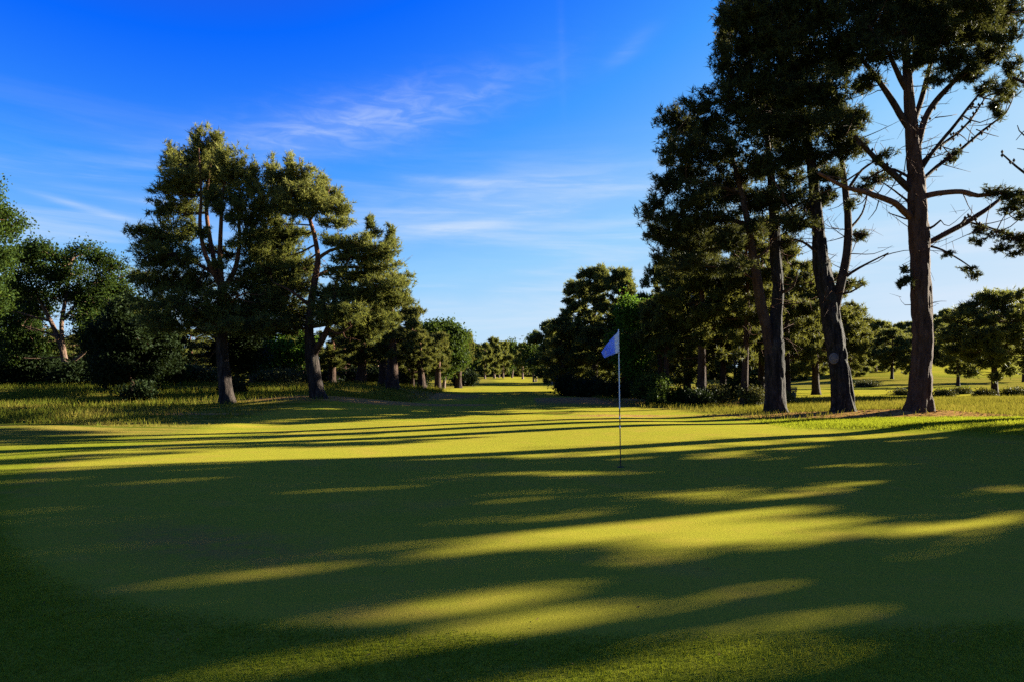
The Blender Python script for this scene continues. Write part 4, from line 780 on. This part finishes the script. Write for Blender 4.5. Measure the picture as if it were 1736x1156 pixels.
m, t = mat('dry_scraps'); tcx = t.n('ShaderNodeTexCoord'); finish(t, principled(t, t.mix(t.ramp(t.noise(tcx.outputs['Object'], 9, 2), .35, .65), (.06, .035, .014), (.20, .12, .045)), .95, 0.0)); M_DRY = m
def debris(name, n, xr, yr, size, label, seed):
    rg = np.random.default_rng(seed); x = rg.uniform(*xr, n); y = rg.uniform(*yr, n); z = terrain(x, y) + .012; a = rg.uniform(0, 6.28, n); L = size * rg.uniform(.5, 1.4, n)
    d = np.stack([np.cos(a) * L, np.sin(a) * L, rg.normal(0, .15, n) * L], -1); q = np.stack([-np.sin(a), np.cos(a), rg.normal(0, .3, n)], -1) * (L * rg.uniform(.08, .3, n))[:, None]; c = np.stack([x, y, z], -1)
    mb = MB(); mb.add(np.stack([c - d, c + q, c + d, c - q], 1).reshape(-1, 3), np.arange(4 * n).reshape(-1, 4), 0, False, rg.uniform(0, 1, 4 * n)); return tag(mb.build(name, M_DRY), label, 'litter', None, 'stuff')
debris('leaf_litter', 260, (-5, 5), (2.7, 6.0), .016, 'scattered dry leaf scraps on the near fringe grass', 8)
debris('turf_scraps', 130, (-6, 8), (4.6, 14), .011, 'tiny dark scraps and ball marks scattered on the putting green', 12)
debris('pine_litter', 1500, (6, 17), (20.4, 23.0), .07, 'dry needles and cone scraps strewn round the big right trunks', 9)
# ------------------------------------------------------------------ flagstick, hole, bin
M_WHITE = plain('white_fibreglass', (.72, .70, .66), .35, .4, .05); M_BLACK = plain('black_fibreglass', (.014, .014, .015), .4, .3, .1); M_HOLE_SHADE = plain('hole_shade', (.01, .01, .01), .7, .1, .1); M_RIM = plain('cup_rim', (.05, .055, .02), .8, .1, .2)
m, t = mat('flag_cloth'); tcx = t.n('ShaderNodeTexCoord'); u_ = t.n('ShaderNodeSeparateXYZ'); t.put(u_.inputs[0], tcx.outputs['Object'])
wv_ = t.noise(tcx.outputs['Object'], 220, 2); colr = t.mix(attr(t, 'tint'), (.33, .46, .95), (.92, .91, .90)); colr = t.mix(t.math('MULTIPLY', wv_, .15), colr, (.5, .55, .8))
tr = t.n('ShaderNodeBsdfTranslucent'); t.put(tr.inputs[0], colr); mx = t.n('ShaderNodeMixShader'); mx.inputs[0].default_value = .5; t.put(mx.inputs[1], principled(t, colr, .7, .15)); t.put(mx.inputs[2], tr.outputs[0]); finish(t, mx.outputs[0]); M_FLAG = m
D = 10.85; fb = np.array([(1052 - CX) / F * D, D, 0]); fb[2] = tz(fb[0], fb[1])
root = thing('golf_flagstick', tuple(fb), 'golf flagstick with small blue flag standing in the hole on the green', 'flagstick')
topx = (1048.5 - CX) / F * D; axisp = lambda py: np.array([np.interp(py, [560, 787], [topx, fb[0]]), D, CAM_H + (HY - py) / F * D])
for nm, y0, y1, r, mt in (('pole', 688, 559, .0085, M_WHITE), ('lower_pole', 789, 687.6, .0088, M_BLACK)):
    mb = MB(); tube(mb, [(*axisp(y0), r), (*axisp((y0 + y1) / 2), r), (*axisp(y1), r)], 12, 0, .2); mb.build(nm, mt, root, fb)
for y0 in (690, 707, 723):
    mb = MB(); tube(mb, [(*axisp(y0 + 2.2), .0105), (*axisp(y0), .0107), (*axisp(y0 - 2.2), .0105)], 12, 0, .01); mb.build('band', M_WHITE, root, fb)
mb = MB(); nu, nv = 26, 14; uu, vv = np.meshgrid(np.linspace(0, 1, nu), np.linspace(0, 1, nv))
cA, cB, cC, cD = [np.array(q, float) for q in ((1048.6, 561), (1049, 596.5), (1019.5, 597), (1025, 606.5))]   # hoist top/bottom, fly top/bottom
pxy = ((1 - uu) * vv)[..., None] * cA + ((1 - uu) * (1 - vv))[..., None] * cB + (uu * vv)[..., None] * cC + (uu * (1 - vv))[..., None] * cD
pxy[..., 1] += 3.0 * uu * (1 - uu) * (.4 - vv) * 2
dep = D + .10 * uu - .065 * np.sin(uu * 7.5 + vv * .6) * (.3 + uu) - .05 * np.exp(-((uu - .14) / .09) ** 2)
FV = np.stack([(pxy[..., 0] - CX) / F * D, dep, CAM_H + (HY - pxy[..., 1]) / F * D], -1).reshape(-1, 3)
fi = np.arange(nv - 1)[:, None] * nu; fj = np.arange(nu - 1)[None]
ft = np.clip(S((.27 - uu) / .05), 0, 1); em = (((uu - .80) / .10) ** 2 + ((vv - .42) / .22) ** 2 < 1) * .45  # ft paints a sunlit fold white along the hoist; em is the emblem
mb.add(FV, np.stack([fi + fj, fi + fj + 1, fi + nu + fj + 1, fi + nu + fj], -1).reshape(-1, 4), 0, True, np.maximum(ft, em).ravel())
o = mb.build('flag', M_FLAG, root, fb); sm = o.modifiers.new('cloth', 'SOLIDIFY'); sm.thickness = .0015
hr = thing('golf_hole', tuple(fb), 'dark round hole at the foot of the flagstick', 'golf hole')
th = np.linspace(0, 2 * np.pi, 33); mb = MB()
ring = lambda r, z: np.stack([np.cos(th[:-1]) * r, np.sin(th[:-1]) * r, 0 * th[:-1] + z], -1) + fb
mb.add(np.vstack([ring(.054, .005), ring(.054, .005)[:1] * 0 + fb + [0, 0, .005]]), np.stack([np.arange(32), (np.arange(32) + 1) % 32, np.full(32, 32)], -1), 0); mb.build('hole_shade_disc', M_HOLE_SHADE, hr, fb)  # flat black disc on uncut turf, painting the shade inside the hole
mb = MB(); tube(mb, [(*(fb + [math.cos(a) * .056, math.sin(a) * .056, .004]), .004) for a in th], 6, 0, .02, cap=False); mb.build('rim', M_RIM, hr, fb)

def box(mb, c, s, bev=.012, mat_=0):
    """chamfered box"""
    import itertools
    c = np.asarray(c, float); h = np.asarray(s, float) / 2; V = []
    for sx, sy, sz in itertools.product((-1, 1), repeat=3):
        g = np.array([sx, sy, sz]) * h; V += [g - [sx * bev, 0, 0] - [0, sy * bev, 0], g - [sx * bev, 0, 0] - [0, 0, sz * bev], g - [0, sy * bev, 0] - [0, 0, sz * bev]]
    import bmesh
    bm = bmesh.new(); [bm.verts.new(v) for v in V]; r_ = bmesh.ops.convex_hull(bm, input=bm.verts); bm.verts.index_update()
    mb.add(np.array([v.co for v in bm.verts]) + c, np.array([[l.index for l in f.verts] for f in bm.faces]), mat_); bm.free()
M_BIN = plain('dark_green_paint', (.018, .045, .030), .5, .3); M_WOODB = plain('weathered_wood', (.12, .085, .06), .85, .15, .35, 30)
D = 31.0; bb = base_at(1345, D); root = thing('litter_bin', tuple(bb), 'small dark green course bin with boxy wooden top beside the double-trunked pine', 'bin')
mb = MB(); tube(mb, [(*(bb + [0, 0, -.02]), .10), (*(bb + [0, 0, .2]), .115), (*(bb + [0, 0, .42]), .12)], 14, 0, .1); mb.build('body', M_BIN, root, bb)
for k in (-1, 1):
    mb = MB(); box(mb, bb + [k * .10, 0, .52], (.03, .03, .30)); mb.build('post', M_WOODB, root, bb)
for k in range(3):
    mb = MB(); box(mb, bb + [0, -.11, .50 + .062 * k], (.25, .02, .052), .005); mb.build('slat', M_WOODB, root, bb)
mb = MB(); box(mb, bb + [0, 0, .69], (.28, .26, .03)); mb.build('lid', M_WOODB, root, bb)
